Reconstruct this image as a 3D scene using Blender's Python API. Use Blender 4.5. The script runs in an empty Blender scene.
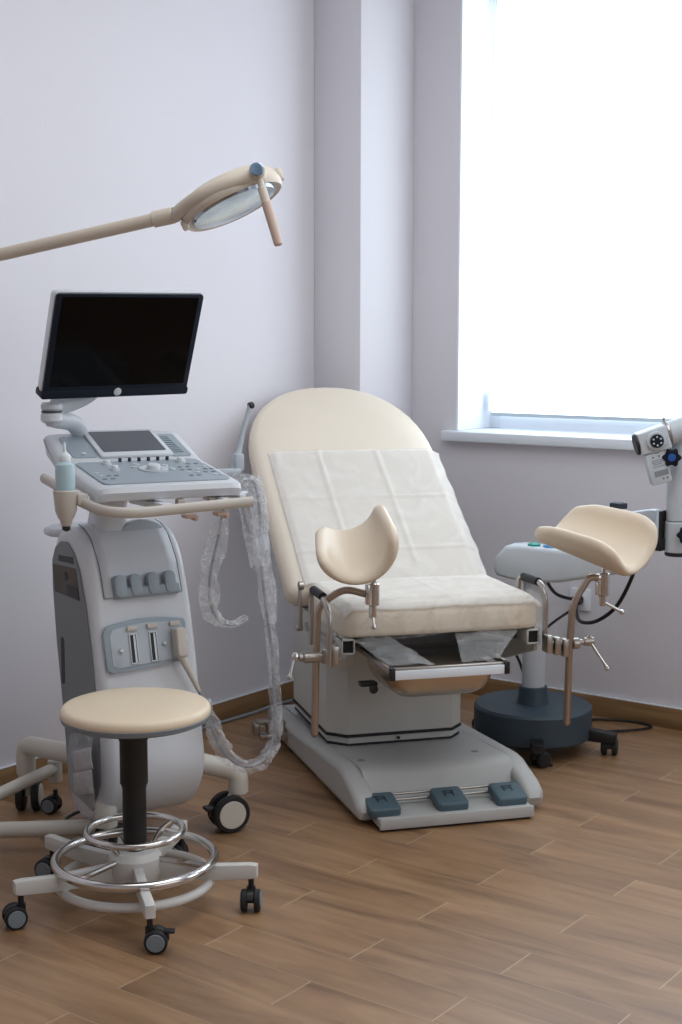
import bpy, bmesh, math, random
from mathutils import Vector, Matrix, Euler, noise

C = bpy.context.scene.collection
sc = bpy.context.scene
R = math.radians
rnd = random.Random(4)

# ------------------------------------------------------------------ camera
cam_d = bpy.data.cameras.new('camera'); cam = bpy.data.objects.new('camera', cam_d); C.objects.link(cam)
cam_d.sensor_fit = 'VERTICAL'; cam_d.sensor_height = 36.0; cam_d.lens = 36.0*1441.2/1024.0
cam_d.clip_start = 0.05; cam_d.clip_end = 60
pitch, yaw, roll = 0.1206255, 0.638372, 0.0017169
fw = Vector((-math.sin(yaw)*math.cos(pitch), math.cos(yaw)*math.cos(pitch), -math.sin(pitch)))
rt = Vector((math.cos(yaw), math.sin(yaw), 0)); up = rt.cross(fw)
r2 = rt*math.cos(roll)+up*math.sin(roll); u2 = -rt*math.sin(roll)+up*math.cos(roll)
mw = Matrix(((r2.x, u2.x, -fw.x, 0), (r2.y, u2.y, -fw.y, 0), (r2.z, u2.z, -fw.z, 1.38), (0, 0, 0, 1)))
cam.matrix_world = mw
cam_d.dof.use_dof = False
sc.camera = cam

# ------------------------------------------------------------------ light
sc.view_settings.view_transform = 'Standard'; sc.view_settings.look = 'None'
sc.view_settings.exposure = 0.0; sc.view_settings.gamma = 1.0; sc.view_settings.use_curve_mapping = False
world = bpy.data.worlds.new('daylight'); sc.world = world; world.use_nodes = True
bg = world.node_tree.nodes['Background']; bg.inputs[0].default_value = (0.75, 0.86, 1.0, 1); bg.inputs[1].default_value = 1.0
BLIND = 2.55          # glow of the daylit roller blinds
CEIL = 38.0           # soft fill added at the ceiling for light from the unseen room
def area(name, loc, rot, sx, sy, power, col):
    l = bpy.data.lights.new(name, 'AREA'); l.shape = 'RECTANGLE'; l.size = sx; l.size_y = sy; l.energy = power; l.color = col
    o = bpy.data.objects.new(name, l); C.objects.link(o); o.location = loc; o.rotation_euler = rot
    return o
area('ceiling_fill_light', (-1.2, 2.7, 2.975), (0, 0, 0), 2.4, 2.4, CEIL, (0.95, 0.985, 1.0))
SIDE = 19.0          # fill added at the right wall, which has no window
area('side_fill_light', (2.5, 2.2, 1.9), (0, R(90), 0), 1.6, 3.0, SIDE, (0.93, 0.975, 1.0))

# ------------------------------------------------------------------ materials
def s2l(c): return tuple(((x/255)/12.92 if x/255 <= .04045 else ((x/255+.055)/1.055)**2.4) for x in c)
M = {}
def mat(name, rgb, rough=.5, metal=0., var=.04, vscale=8, bump=0., bscale=60, coat=0., spec=.5, sheen=0., sss=0.):
    m = bpy.data.materials.new(name); m.use_nodes = True; nt = m.node_tree; n = nt.nodes; p = n['Principled BSDF']
    c = s2l(rgb)
    tc = n.new('ShaderNodeTexCoord'); nz = n.new('ShaderNodeTexNoise'); nz.inputs['Scale'].default_value = vscale; nz.inputs['Detail'].default_value = 4
    nt.links.new(tc.outputs['Object'], nz.inputs['Vector'])
    cr = n.new('ShaderNodeValToRGB'); nt.links.new(nz.outputs['Fac'], cr.inputs[0])
    cr.color_ramp.elements[0].position = .3; cr.color_ramp.elements[1].position = .7
    cr.color_ramp.elements[0].color = (*[x*(1-var) for x in c], 1); cr.color_ramp.elements[1].color = (*[min(1, x*(1+var)) for x in c], 1)
    nt.links.new(cr.outputs[0], p.inputs['Base Color'])
    p.inputs['Roughness'].default_value = rough; p.inputs['Metallic'].default_value = metal
    p.inputs['Specular IOR Level'].default_value = spec
    p.inputs['Coat Weight'].default_value = coat; p.inputs['Coat Roughness'].default_value = .15
    p.inputs['Sheen Weight'].default_value = sheen
    if bump:
        n2 = n.new('ShaderNodeTexNoise'); n2.inputs['Scale'].default_value = bscale; n2.inputs['Detail'].default_value = 3
        nt.links.new(tc.outputs['Object'], n2.inputs['Vector'])
        b = n.new('ShaderNodeBump'); b.inputs['Strength'].default_value = bump; b.inputs['Distance'].default_value = .01
        nt.links.new(n2.outputs['Fac'], b.inputs['Height']); nt.links.new(b.outputs[0], p.inputs['Normal'])
    M[name] = m; return m
mat('wall_paint', (224, 221, 227), .75, var=.01, vscale=2, bump=.05, bscale=180)
mat('reveal_paint', (236, 240, 246), .6, var=.01)
mat('ceiling_paint', (235, 235, 236), .8, var=.01)
mat('pvc_white', (232, 238, 246), .35, var=.01)
mat('vinyl_cream', (233, 221, 203), .4, spec=.75, var=.015, bump=.06, bscale=240)
mat('vinyl_peach', (232, 213, 186), .42, var=.02, bump=.05, bscale=240)
mat('vinyl_pad', (228, 211, 188), .38, var=.02, bump=.03, bscale=200)
mat('machine_white', (214, 217, 222), .38, var=.015)
mat('machine_grey', (152, 164, 174), .42, var=.02)
mat('machine_mid', (182, 191, 199), .4, var=.02)
mat('machine_side', (126, 130, 132), .5, var=.03)
mat('beige_plastic', (200, 193, 184), .4, var=.02)
mat('lamp_beige', (214, 202, 186), .4, var=.02)
mat('handle_pink', (204, 178, 164), .45, var=.02)
mat('chair_metal', (196, 196, 190), .45, var=.02)
mat('base_grey', (184, 184, 182), .45, var=.02, bump=.03, bscale=300)
mat('trim_grey', (128, 138, 146), .5, var=.02)
mat('black_plastic', (22, 23, 26), .45, var=.1)
mat('black_rubber', (26, 27, 30), .65, var=.1)
mat('navy_bezel', (16, 26, 40), .4, var=.05, spec=.25)
mat('screen_black', (3, 3, 5), .12, var=.0, spec=.12)
mat('dark_screen', (26, 36, 48), .1, var=.3, vscale=3)
mat('chrome', (215, 212, 208), .12, 1.0, var=.02)
mat('steel', (178, 172, 165), .28, 1.0, var=.04, vscale=20)
mat('steel_warm', (176, 160, 146), .32, 1.0, var=.04, vscale=20)
mat('pan_steel', (190, 176, 160), .3, 1.0, var=.06, vscale=5)
mat('dark_metal', (60, 60, 62), .5, .6, var=.1)
mat('dark_recess', (28, 27, 26), .7, var=.15)
mat('pedal_blue', (78, 98, 108), .5, var=.04)
mat('pedal_dark', (38, 48, 58), .5, var=.04)
mat('slate_base', (54, 69, 80), .5, var=.04, bump=.03, bscale=300)
mat('scope_grey', (200, 207, 214), .4, var=.02)
mat('column_grey', (186, 191, 198), .4, var=.02)
mat('button_green', (40, 150, 140), .4, var=.04)
mat('button_blue', (90, 160, 220), .4, var=.04)
mat('knob_blue', (40, 90, 170), .4, var=.04)
mat('hub_ivory', (208, 202, 192), .45, var=.02)
mat('stool_white', (214, 212, 208), .4, var=.02)
mat('gel_blue', (178, 205, 212), .3, var=.03, coat=.3)
mat('bottle_white', (222, 228, 230), .35, var=.02)
mat('paper', (205, 198, 198), .7, var=.03)
mat('ink', (88, 92, 100), .6, var=.05)
mat('cable_grey', (140, 144, 150), .5, var=.03)
mat('cable_black', (18, 19, 22), .5, var=.05)
mat('silver', (205, 210, 214), .35, .3, var=.02)
mat('inner_beige', (92, 86, 78), .7, var=.1)
mat('lens_blue', (150, 182, 212), .08, .6, var=.3, vscale=40)
mat('reflector', (190, 205, 218), .18, .85, var=.25, vscale=16)

def film(name, opac, rgb=(235, 238, 243), rough=.18, bump=.6, bscale=28, streak=.35, through=.35):
    m = bpy.data.materials.new(name); m.use_nodes = True; nt = m.node_tree; n = nt.nodes; L = nt.links
    n.remove(n['Principled BSDF'])
    d_ = n.new('ShaderNodeBsdfDiffuse'); t_ = n.new('ShaderNodeBsdfTranslucent'); g_ = n.new('ShaderNodeBsdfGlossy')
    for q in (d_, t_): q.inputs[0].default_value = (*s2l(rgb), 1)
    g_.inputs['Roughness'].default_value = rough
    dt = n.new('ShaderNodeMixShader'); dt.inputs[0].default_value = through; L.new(d_.outputs[0], dt.inputs[1]); L.new(t_.outputs[0], dt.inputs[2])
    p = n.new('ShaderNodeMixShader'); p.inputs[0].default_value = .16 if rough < .25 else .05; L.new(dt.outputs[0], p.inputs[1]); L.new(g_.outputs[0], p.inputs[2])
    tr = n.new('ShaderNodeBsdfTransparent'); mx = n.new('ShaderNodeMixShader'); out = n['Material Output']
    tc = n.new('ShaderNodeTexCoord'); nz = n.new('ShaderNodeTexNoise'); nz.inputs['Scale'].default_value = bscale; nz.inputs['Detail'].default_value = 5
    nz.inputs['Distortion'].default_value = 1.2
    L.new(tc.outputs['Object'], nz.inputs['Vector'])
    b = n.new('ShaderNodeBump'); b.inputs['Strength'].default_value = bump; b.inputs['Distance'].default_value = .02
    L.new(nz.outputs['Fac'], b.inputs['Height'])
    for q in (d_, g_): L.new(b.outputs[0], q.inputs['Normal'])
    mr = n.new('ShaderNodeMapRange'); mr.inputs['From Min'].default_value = .45; mr.inputs['From Max'].default_value = .68
    mr.inputs['To Min'].default_value = opac; mr.inputs['To Max'].default_value = min(1, opac+streak)
    L.new(nz.outputs['Fac'], mr.inputs['Value']); L.new(mr.outputs[0], mx.inputs[0])
    L.new(tr.outputs[0], mx.inputs[1]); L.new(p.outputs[0], mx.inputs[2]); L.new(mx.outputs[0], out.inputs['Surface'])
    M[name] = m
film('clear_film', .14, (246, 248, 252), streak=.42, bscale=22, bump=.25)
film('wrap_film', .05, (240, 236, 228), .12, .35, 12, .18)
film('sheet_film', .52, (253, 249, 243), .4, .08, 7, .1, .08)
film('seat_film', .45, (240, 241, 243), .16, .5, 14, .3)
film('gusset_film', .2, (205, 208, 210), .3, .3, 10, .22)
film('pouch_film', .16, (215, 218, 222), .2, .5, 20, .25)

# floor: wood-look planks, half-bond
def floor_mat():
    m = bpy.data.materials.new('wood_plank_floor'); m.use_nodes = True; nt = m.node_tree; n = nt.nodes; L = nt.links; p = n['Principled BSDF']
    g = n.new('ShaderNodeNewGeometry'); mp = n.new('ShaderNodeMapping'); mp.inputs['Location'].default_value = (1.818, .13, 0)
    L.new(g.outputs['Position'], mp.inputs['Vector'])
    br = n.new('ShaderNodeTexBrick'); L.new(mp.outputs[0], br.inputs['Vector'])
    br.offset = .5; br.offset_frequency = 2; br.squash = 1
    br.inputs['Scale'].default_value = 1; br.inputs['Brick Width'].default_value = .618; br.inputs['Row Height'].default_value = .1375
    br.inputs['Mortar Size'].default_value = .0016; br.inputs['Mortar Smooth'].default_value = .2; br.inputs['Bias'].default_value = 0
    br.inputs['Color1'].default_value = (0, 0, 0, 1); br.inputs['Color2'].default_value = (1, 1, 1, 1); br.inputs['Mortar'].default_value = (.5, .5, .5, 1)
    # grain stretched along X, shifted per plank
    add = n.new('ShaderNodeVectorMath'); add.operation = 'MULTIPLY_ADD'
    L.new(br.outputs['Color'], add.inputs[0]); add.inputs[1].default_value = (7, 5, 3); L.new(mp.outputs[0], add.inputs[2])
    m2 = n.new('ShaderNodeMapping'); m2.inputs['Scale'].default_value = (1.3, 8.5, 1); L.new(add.outputs[0], m2.inputs['Vector'])
    nz = n.new('ShaderNodeTexNoise'); nz.inputs['Scale'].default_value = 1.5; nz.inputs['Detail'].default_value = 7; nz.inputs['Roughness'].default_value = .6; nz.inputs['Distortion'].default_value = .6
    L.new(m2.outputs[0], nz.inputs['Vector'])
    cr = n.new('ShaderNodeValToRGB'); L.new(nz.outputs['Fac'], cr.inputs[0]); e = cr.color_ramp.elements
    e[0].position = .28; e[0].color = (*s2l((113, 83, 56)), 1); e[1].position = .72; e[1].color = (*s2l((175, 139, 102)), 1)
    x = e.new(.5); x.color = (*s2l((151, 115, 81)), 1)
    hs = n.new('ShaderNodeHueSaturation'); L.new(cr.outputs[0], hs.inputs['Color'])
    mr = n.new('ShaderNodeMapRange'); mr.inputs['To Min'].default_value = .9; mr.inputs['To Max'].default_value = 1.08
    L.new(br.outputs['Color'], mr.inputs['Value']); L.new(mr.outputs[0], hs.inputs['Value'])
    sx = n.new('ShaderNodeSeparateXYZ'); L.new(mp.outputs[0], sx.inputs[0])
    def mth(op, a, v=None, link=None):
        q = n.new('ShaderNodeMath'); q.operation = op; L.new(a, q.inputs[0])
        if link is not None: L.new(link, q.inputs[1])
        elif v is not None: q.inputs[1].default_value = v
        return q.outputs[0]
    f_ = mth('ABSOLUTE', mth('SUBTRACT', mth('FRACT', mth('DIVIDE', sx.outputs['Y'], .1375)), .5))
    endj = mth('LESS_THAN', f_, .483)                      # end joints are filled light, long seams stay tight
    fac = mth('MULTIPLY', br.outputs['Fac'], link=mth('MULTIPLY_ADD', endj, .62)); fac.node.inputs[1].links[0].from_node.inputs[2].default_value = .22
    mx = n.new('ShaderNodeMix'); mx.data_type = 'RGBA'; L.new(fac, mx.inputs['Factor'])
    L.new(hs.outputs[0], mx.inputs['A']); mx.inputs['B'].default_value = (*s2l((192, 166, 136)), 1)
    L.new(mx.outputs['Result'], p.inputs['Base Color'])
    m3 = n.new('ShaderNodeMapRange'); m3.inputs['To Min'].default_value = .36; m3.inputs['To Max'].default_value = .48; p.inputs['Specular IOR Level'].default_value = .95
    L.new(nz.outputs['Fac'], m3.inputs['Value']); L.new(m3.outputs[0], p.inputs['Roughness'])
    b = n.new('ShaderNodeBump'); b.inputs['Strength'].default_value = .12; b.inputs['Distance'].default_value = .004
    L.new(nz.outputs['Fac'], b.inputs['Height']); L.new(b.outputs[0], p.inputs['Normal'])
    M['floor'] = m
floor_mat()
def baseboard_mat():
    m = bpy.data.materials.new('baseboard_wood'); m.use_nodes = True; nt = m.node_tree; n = nt.nodes; L = nt.links; p = n['Principled BSDF']
    g = n.new('ShaderNodeNewGeometry'); mp = n.new('ShaderNodeMapping'); mp.inputs['Scale'].default_value = (1.5, 1.5, 30); L.new(g.outputs['Position'], mp.inputs['Vector'])
    nz = n.new('ShaderNodeTexNoise'); nz.inputs['Scale'].default_value = 1.5; nz.inputs['Detail'].default_value = 5; L.new(mp.outputs[0], nz.inputs['Vector'])
    cr = n.new('ShaderNodeValToRGB'); L.new(nz.outputs['Fac'], cr.inputs[0]); e = cr.color_ramp.elements
    e[0].position = .3; e[0].color = (*s2l((128, 98, 66)), 1); e[1].position = .7; e[1].color = (*s2l((168, 134, 94)), 1)
    L.new(cr.outputs[0], p.inputs['Base Color']); p.inputs['Roughness'].default_value = .45
    M['baseboard'] = m
baseboard_mat()
def blind_mat():
    m = bpy.data.materials.new('daylit_blind'); m.use_nodes = True; nt = m.node_tree; n = nt.nodes; L = nt.links
    n.remove(n['Principled BSDF'])
    em = n.new('ShaderNodeEmission'); d = n.new('ShaderNodeBsdfDiffuse'); ad = n.new('ShaderNodeAddShader')
    d.inputs[0].default_value = (.8, .82, .85, 1)
    tc = n.new('ShaderNodeTexCoord'); nz = n.new('ShaderNodeTexNoise'); nz.inputs['Scale'].default_value = 300; L.new(tc.outputs['Object'], nz.inputs[0])
    cr = n.new('ShaderNodeValToRGB'); L.new(nz.outputs['Fac'], cr.inputs[0]); cr.color_ramp.elements[0].color = (.78, .90, 1, 1); cr.color_ramp.elements[1].color = (.82, .93, 1, 1)
    L.new(cr.outputs[0], em.inputs[0]); em.inputs[1].default_value = BLIND
    L.new(em.outputs[0], ad.inputs[0]); L.new(d.outputs[0], ad.inputs[1]); L.new(ad.outputs[0], n['Material Output'].inputs[0])
    M['blind'] = m
blind_mat()
def glass_mat():
    m = bpy.data.materials.new('window_glass'); m.use_nodes = True; nt = m.node_tree; n = nt.nodes; L = nt.links
    n.remove(n['Principled BSDF'])
    t = n.new('ShaderNodeBsdfTransparent'); g = n.new('ShaderNodeBsdfGlossy'); g.inputs['Roughness'].default_value = .02; mx = n.new('ShaderNodeMixShader')
    fr = n.new('ShaderNodeFresnel'); L.new(fr.outputs[0], mx.inputs[0]); L.new(t.outputs[0], mx.inputs[1]); L.new(g.outputs[0], mx.inputs[2]); L.new(mx.outputs[0], n['Material Output'].inputs[0])
    M['glass'] = m
glass_mat()

# ------------------------------------------------------------------ helpers
def xf(bm, vs, mtx):
    if mtx is not None: bmesh.ops.transform(bm, matrix=mtx, verts=list(vs))
def TM(loc=(0, 0, 0), rot=(0, 0, 0)):
    return Matrix.Translation(Vector(loc)) @ Euler(rot).to_matrix().to_4x4()
def basis(o, x, y, z):
    m = Matrix.Identity(4)
    for i in range(3): m[i][0], m[i][1], m[i][2], m[i][3] = x[i], y[i], z[i], o[i]
    return m
def add_box(bm, c, s, bev=.0, m=None, seg=2):
    r = bmesh.ops.create_cube(bm, size=1.0); vs = r['verts']
    for v in vs: v.co = Vector((v.co.x*s[0]+c[0], v.co.y*s[1]+c[1], v.co.z*s[2]+c[2]))
    xf(bm, vs, m)
    if bev > 0:
        es = list({e for v in vs for e in v.link_edges})
        bmesh.ops.bevel(bm, geom=es, offset=min(bev, min(s)*.45), segments=seg, affect='EDGES', profile=.5)
def rings(bm, rs, cap0=True, cap1=True, closed=True):
    vr = [[bm.verts.new(p) for p in r] for r in rs]; n = len(vr[0])
    for a, b in zip(vr[:-1], vr[1:]):
        for i in range(n if closed else n-1):
            j = (i+1) % n; bm.faces.new((a[i], a[j], b[j], b[i]))
    if cap0: bm.faces.new(list(reversed(vr[0])))
    if cap1: bm.faces.new(vr[-1])
    return [v for r in vr for v in r]
def lathe(bm, prof, m=None, seg=32, cap=True):
    """prof: list of (r,z)"""
    rs = [[Vector((max(r, 1e-4)*math.cos(2*math.pi*k/seg), max(r, 1e-4)*math.sin(2*math.pi*k/seg), z)) for k in range(seg)] for r, z in prof]
    xf(bm, rings(bm, rs, cap, cap), m)
def cyl(bm, a, b, r, seg=20, bev=.0, r2=None):
    a, b = Vector(a), Vector(b); d = b-a; L = d.length; q = d.to_track_quat('Z', 'Y').to_matrix().to_4x4(); q.translation = a
    rb = r if r2 is None else r2; e = min(bev, L*.4, r*.6)
    pr = [(r-e, 0), (r, e), (rb, L-e), (rb-e, L)] if e > 0 else [(r, 0), (rb, L)]
    lathe(bm, pr, q, seg)
def smooth_path(pts, k=6, closed=False):
    P = [Vector(p) for p in pts]; n = len(P); out = []
    if n < 3: return P
    rng = range(n if closed else n-1)
    for i in rng:
        p0 = P[(i-1) % n] if closed or i > 0 else P[0]; p1 = P[i]; p2 = P[(i+1) % n]; p3 = P[(i+2) % n] if closed or i+2 < n else P[-1]
        for j in range(k):
            t = j/k; t2, t3 = t*t, t*t*t
            out.append(.5*((2*p1)+(-p0+p2)*t+(2*p0-5*p1+4*p2-p3)*t2+(-p0+3*p1-3*p2+p3)*t3))
    if not closed: out.append(P[-1])
    return out
def rounded_path(pts, rad, k=6):
    """straight runs with filleted corners"""
    P = [Vector(p) for p in pts]; out = [P[0]]
    for i in range(1, len(P)-1):
        a = (P[i-1]-P[i]); b = (P[i+1]-P[i]); d = min(rad, a.length*.49, b.length*.49)
        p0 = P[i]+a.normalized()*d; p2 = P[i]+b.normalized()*d
        for j in range(k+1):
            t = j/k; out.append(p0*(1-t)**2+P[i]*2*t*(1-t)+p2*t*t)
    out.append(P[-1]); return out
def tube(bm, pts, r, seg=12, closed=False, cap=True, sy=1.0, rf=None, upv=None):
    P = [Vector(p) for p in pts]; n = len(P); rs = []; u = None
    for i in range(n):
        t = (P[(i+1) % n]-P[(i-1) % n]) if closed else (P[min(i+1, n-1)]-P[max(i-1, 0)])
        t = t.normalized() if t.length > 1e-9 else Vector((0, 0, 1))
        if u is None:
            ref = Vector(upv) if upv else (Vector((0, 0, 1)) if abs(t.z) < .9 else Vector((1, 0, 0)))
            u = (ref-t*ref.dot(t)).normalized()
        else: u = (u-t*u.dot(t)).normalized()
        w = t.cross(u); ring = []
        for k in range(seg):
            a = 2*math.pi*k/seg
            rr = (r[i] if isinstance(r, (list, tuple)) else r)*(rf(i, k) if rf else 1)
            ring.append(P[i]+u*math.cos(a)*rr+w*math.sin(a)*rr*sy)
        rs.append(ring)
    if closed: rs.append([v.copy() for v in rs[0]]); cap = False
    rings(bm, rs, cap, cap)
    if closed: bmesh.ops.remove_doubles(bm, verts=bm.verts, dist=1e-6)
def prism(bm, outline, d, m=None, bev=0., seg=3):
    """outline in XY extruded from z=0 to z=d"""
    vs = [bm.verts.new((x, y, 0)) for x, y in outline]; f = bm.faces.new(vs)
    if f.normal.z > 0 or True:
        bm.normal_update()
    r = bmesh.ops.extrude_face_region(bm, geom=[f]); top = [g for g in r['geom'] if isinstance(g, bmesh.types.BMVert)]
    for v in top: v.co.z += d
    allv = vs+top
    if bev > 0:
        es = set()
        for ring_ in (vs, top):
            st = set(ring_)
            for v in ring_:
                for e in v.link_edges:
                    if e.other_vert(v) in st: es.add(e)
        # only rim edges
        es = [e for e in es if e.calc_face_angle(0) > R(40)]
        res = bmesh.ops.bevel(bm, geom=es, offset=bev, segments=seg, affect='EDGES', profile=.5, clamp_overlap=True)
        allv = list({v for v in allv if v.is_valid} | set(res['verts']))
    bmesh.ops.recalc_face_normals(bm, faces=bm.faces)
    xf(bm, allv, m)
def rrect(w, h, r, k=5, cx=0, cy=0):
    out = []
    for sx, sy, a0 in ((1, 1, 0), (-1, 1, 90), (-1, -1, 180), (1, -1, 270)):
        for j in range(k+1):
            a = R(a0+90*j/k); out.append((cx+sx*(w/2-r)+r*math.cos(a), cy+sy*(h/2-r)+r*math.sin(a)))
    return out
def pillow(bm, outline, th, rad, m=None, dome=.006, center=None):
    """cushion: outline (x,y) list, top at z=0, bottom at -th"""
    cx = sum(p[0] for p in outline)/len(outline) if center is None else center[0]; cy = sum(p[1] for p in outline)/len(outline) if center is None else center[1]
    def off(d, z):
        res = []; n = len(outline)
        for i in range(n):
            p = Vector(outline[i]); a = Vector(outline[i-1]); b = Vector(outline[(i+1) % n]); t = (b-a).normalized(); nn = Vector((t.y, -t.x))
            if nn.dot(p-Vector((cx, cy))) < 0: nn = -nn
            q = p-nn*d; res.append(Vector((q.x, q.y, z)))
        return res
    def scl(s, z): return [Vector((cx+(p[0]-cx)*s, cy+(p[1]-cy)*s, z)) for p in outline]
    rs = [off(rad*.6, -th)]
    for a in (30, 60, 90): rs.append(off(rad*.6*(1-math.sin(R(a))), -th+rad*.6*(1-math.cos(R(a)))))
    for a in (0, 20, 40, 60, 80): rs.append(off(rad*(1-math.cos(R(a))), -rad+rad*math.sin(R(a))-dome))
    base = rs[-1]
    ctr = Vector((cx, cy, 0))
    for s, z in ((.8, -dome*.5), (.6, -dome*.2), (.4, 0), (.2, 0), (.03, 0)):
        rs.append([Vector((cx+(p.x-cx)*s, cy+(p.y-cy)*s, z)) for p in base])
    xf(bm, rings(bm, rs), m)
def sheet_grid(bm, fn, nu, nv):
    vs = [[bm.verts.new(fn(i/nu, j/nv)) for i in range(nu+1)] for j in range(nv+1)]
    for j in range(nv):
        for i in range(nu): bm.faces.new((vs[j][i], vs[j][i+1], vs[j+1][i+1], vs[j+1][i]))
def obj(name, bm, material, parent=None, ang=35, mods=None, recalc=True):
    if recalc: bmesh.ops.recalc_face_normals(bm, faces=bm.faces)
    me = bpy.data.meshes.new(name); bm.to_mesh(me); bm.free()
    me.materials.append(M[material]); me.shade_smooth(); me.set_sharp_from_angle(angle=R(ang))
    o = bpy.data.objects.new(name, me); C.objects.link(o)
    if parent: o.parent = parent
    for t, kw in (mods or []):
        md = o.modifiers.new(t.lower(), t)
        for k, v in kw.items(): setattr(md, k, v)
    return o
def nb(): return bmesh.new()
def thing(name, label, cat, loc=(0, 0, 0), rotz=0, group=None):
    o = bpy.data.objects.new(name, None); C.objects.link(o); o.location = loc; o.rotation_euler = (0, 0, rotz); o.empty_display_size = .1
    o['label'] = label; o['category'] = cat
    if group: o['group'] = group
    return o
def tag(o, label, cat, group=None):
    o['label'] = label; o['category'] = cat
    if group: o['group'] = group
    return o
def struct(name, bm, material, parent=None, label=None, ang=35):
    o = obj(name, bm, material, parent, ang)
    if not parent: o['kind'] = 'structure'
    if label: o['label'] = label
    return o
def quick_box(name, c, s, material, parent=None, bev=.002, m=None):
    b = nb(); add_box(b, c, s, bev, m); return obj(name, b, material, parent)
def star(r1, r2, n, k=0):
    return [((r1 if i % 2 == 0 else r2)*math.cos(math.pi*i/n), (r1 if i % 2 == 0 else r2)*math.sin(math.pi*i/n)) for i in range(2*n)]

# ------------------------------------------------------------------ room shell
XL, YB, XR, YF, ZC = -3.374, 4.724, 2.6, -1.6, 3.0
WX0, WX1, WZ0, WZ1 = -2.955, -1.10, 0.985, 2.74     # window opening in the back wall
VX0, VX1 = -0.35, 1.45                               # second window, further right on the same wall
T = .30
b = nb(); add_box(b, ((XL+XR)/2, (YB+YF)/2, -.05), (XR-XL+.6, YB-YF+.8, .1)); struct('floor', b, 'floor', label='wood-look plank floor in brown tones')
b = nb(); add_box(b, ((XL+XR)/2, (YB+YF)/2, ZC+.05), (XR-XL+.6, YB-YF+.8, .1)); struct('ceiling', b, 'ceiling_paint')
b = nb(); add_box(b, (XL-.05, (YB+YF)/2, ZC/2), (.1, YB-YF+.2, ZC)); struct('wall_left', b, 'wall_paint', label='plain pale lilac-white wall on the left')
b = nb(); add_box(b, (XR+.05, (YB+YF)/2, ZC/2), (.1, YB-YF+.2, ZC)); struct('wall_right', b, 'wall_paint')
b = nb(); add_box(b, ((XL+XR)/2, YF-.05, ZC/2), (XR-XL, .1, ZC)); struct('wall_front', b, 'wall_paint')
b = nb()
for x0, x1, z0, z1 in ((XL, WX0, 0, ZC), (WX0, WX1, 0, WZ0), (WX0, WX1, WZ1, ZC), (WX1, VX0, 0, ZC), (VX0, VX1, 0, WZ0), (VX0, VX1, WZ1, ZC), (VX1, XR, 0, ZC)):
    add_box(b, ((x0+x1)/2, YB+T/2, (z0+z1)/2), (x1-x0, T, z1-z0))
struct('wall_back', b, 'wall_paint', label='pale lilac wall with the window')
CX, CYF = -3.158, 4.374
b = nb(); add_box(b, ((XL+CX)/2, (CYF+YB)/2, ZC/2), (CX-XL, YB-CYF, ZC), .004); struct('wall_corner', b, 'wall_paint', label='boxed-in pillar in the corner behind the examination chair')
def reveal(nm, x0, x1):
    b = nb()
    for x in (x0+.004, x1-.004): add_box(b, (x, YB+.1255, (WZ0+WZ1)/2+.02), (.008, .249, WZ1-WZ0-.04))
    add_box(b, ((x0+x1)/2, YB+.1255, WZ1-.004), (x1-x0, .249, .008))
    return struct(nm, b, 'reveal_paint')
reveal('trim_1', WX0, WX1); reveal('trim_2', VX0, VX1)
def window(nm, x0, x1, lab):
    b = nb(); y = YB+.265; w = .055
    zb = WZ0+.039
    for x in (x0+w/2, x1-w/2, (x0+x1)/2): add_box(b, (x, y, (zb+WZ1)/2), (w, .05, WZ1-zb), .004)
    for xa, xc in ((x0+w, (x0+x1)/2-w/2), ((x0+x1)/2+w/2, x1-w)):
        for z in (zb+w/2, WZ1-w/2): add_box(b, ((xa+xc)/2, y, z), (xc-xa, .046, w))
    o = struct(nm, b, 'pvc_white', label=lab)
    b = nb(); add_box(b, ((x0+x1)/2, y+.012, (WZ0+WZ1)/2), (x1-x0-.06, .006, WZ1-WZ0-.06)); obj('window_pane', b, 'glass', o)
    b = nb(); add_box(b, ((x0+x1)/2, YB+.105, WZ0+.0195), (x1-x0+.09, .29, .039), .006)
    o2 = obj('window_sill', b, 'pvc_white', o)
window('window_1', WX0, WX1, 'tall white-framed window behind a glowing roller blind'); window('window_2', VX0, VX1, 'second window further right on the window wall')
def blind(x0, x1, lab):
    t = thing('roller_blind', lab, 'blind', ((x0+x1)/2, YB+.215, 1.08)); w = x1-x0-.045
    b = nb(); add_box(b, (0.008, 0, .80), (w-.004, .004, 1.60)); obj('blind_fabric', b, 'blind', t)
    b = nb(); add_box(b, (0.008, 0, .0), (w, .012, .014), .003); obj('bottom_bar', b, 'machine_mid', t)
    b = nb(); cyl(b, (-w/2, 0, 1.61), (w/2, 0, 1.61), .022); obj('roller_tube', b, 'pvc_white', t)
    b = nb(); cyl(b, (-w/2+.002, -.012, .0), (-w/2+.002, -.012, 1.6), .0025, 6)
    add_box(b, (-w/2+.002, -.012, .045), (.014, .02, .07), .004); obj('side_guide', b, 'pvc_white', t)
blind(WX0, WX1, 'white roller blind pulled down over the window, glowing with daylight')
blind(VX0, VX1, 'white roller blind over the second window outside the photo on the right')
bh, bt = .075, .014
def bb(nm, x0, x1, y0, y1):
    b = nb(); add_box(b, ((x0+x1)/2, (y0+y1)/2, bh/2), (x1-x0, y1-y0, bh), .003); o = struct(nm, b, 'baseboard')
    b = nb(); add_box(b, ((x0+x1)/2, (y0+y1)/2, bh+.0015), (max(x1-x0-.003, .002), max(y1-y0-.003, .002), .003)); obj('sealant_bead', b, 'reveal_paint', o)
bb('baseboard_left', XL, XL+bt, YF, CYF)
bb('baseboard_corner', XL+bt, CX+bt, CYF-bt, CYF)
bb('baseboard_side', CX, CX+bt, CYF, YB-bt)
bb('baseboard_back', CX, XR, YB-bt, YB)

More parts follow.
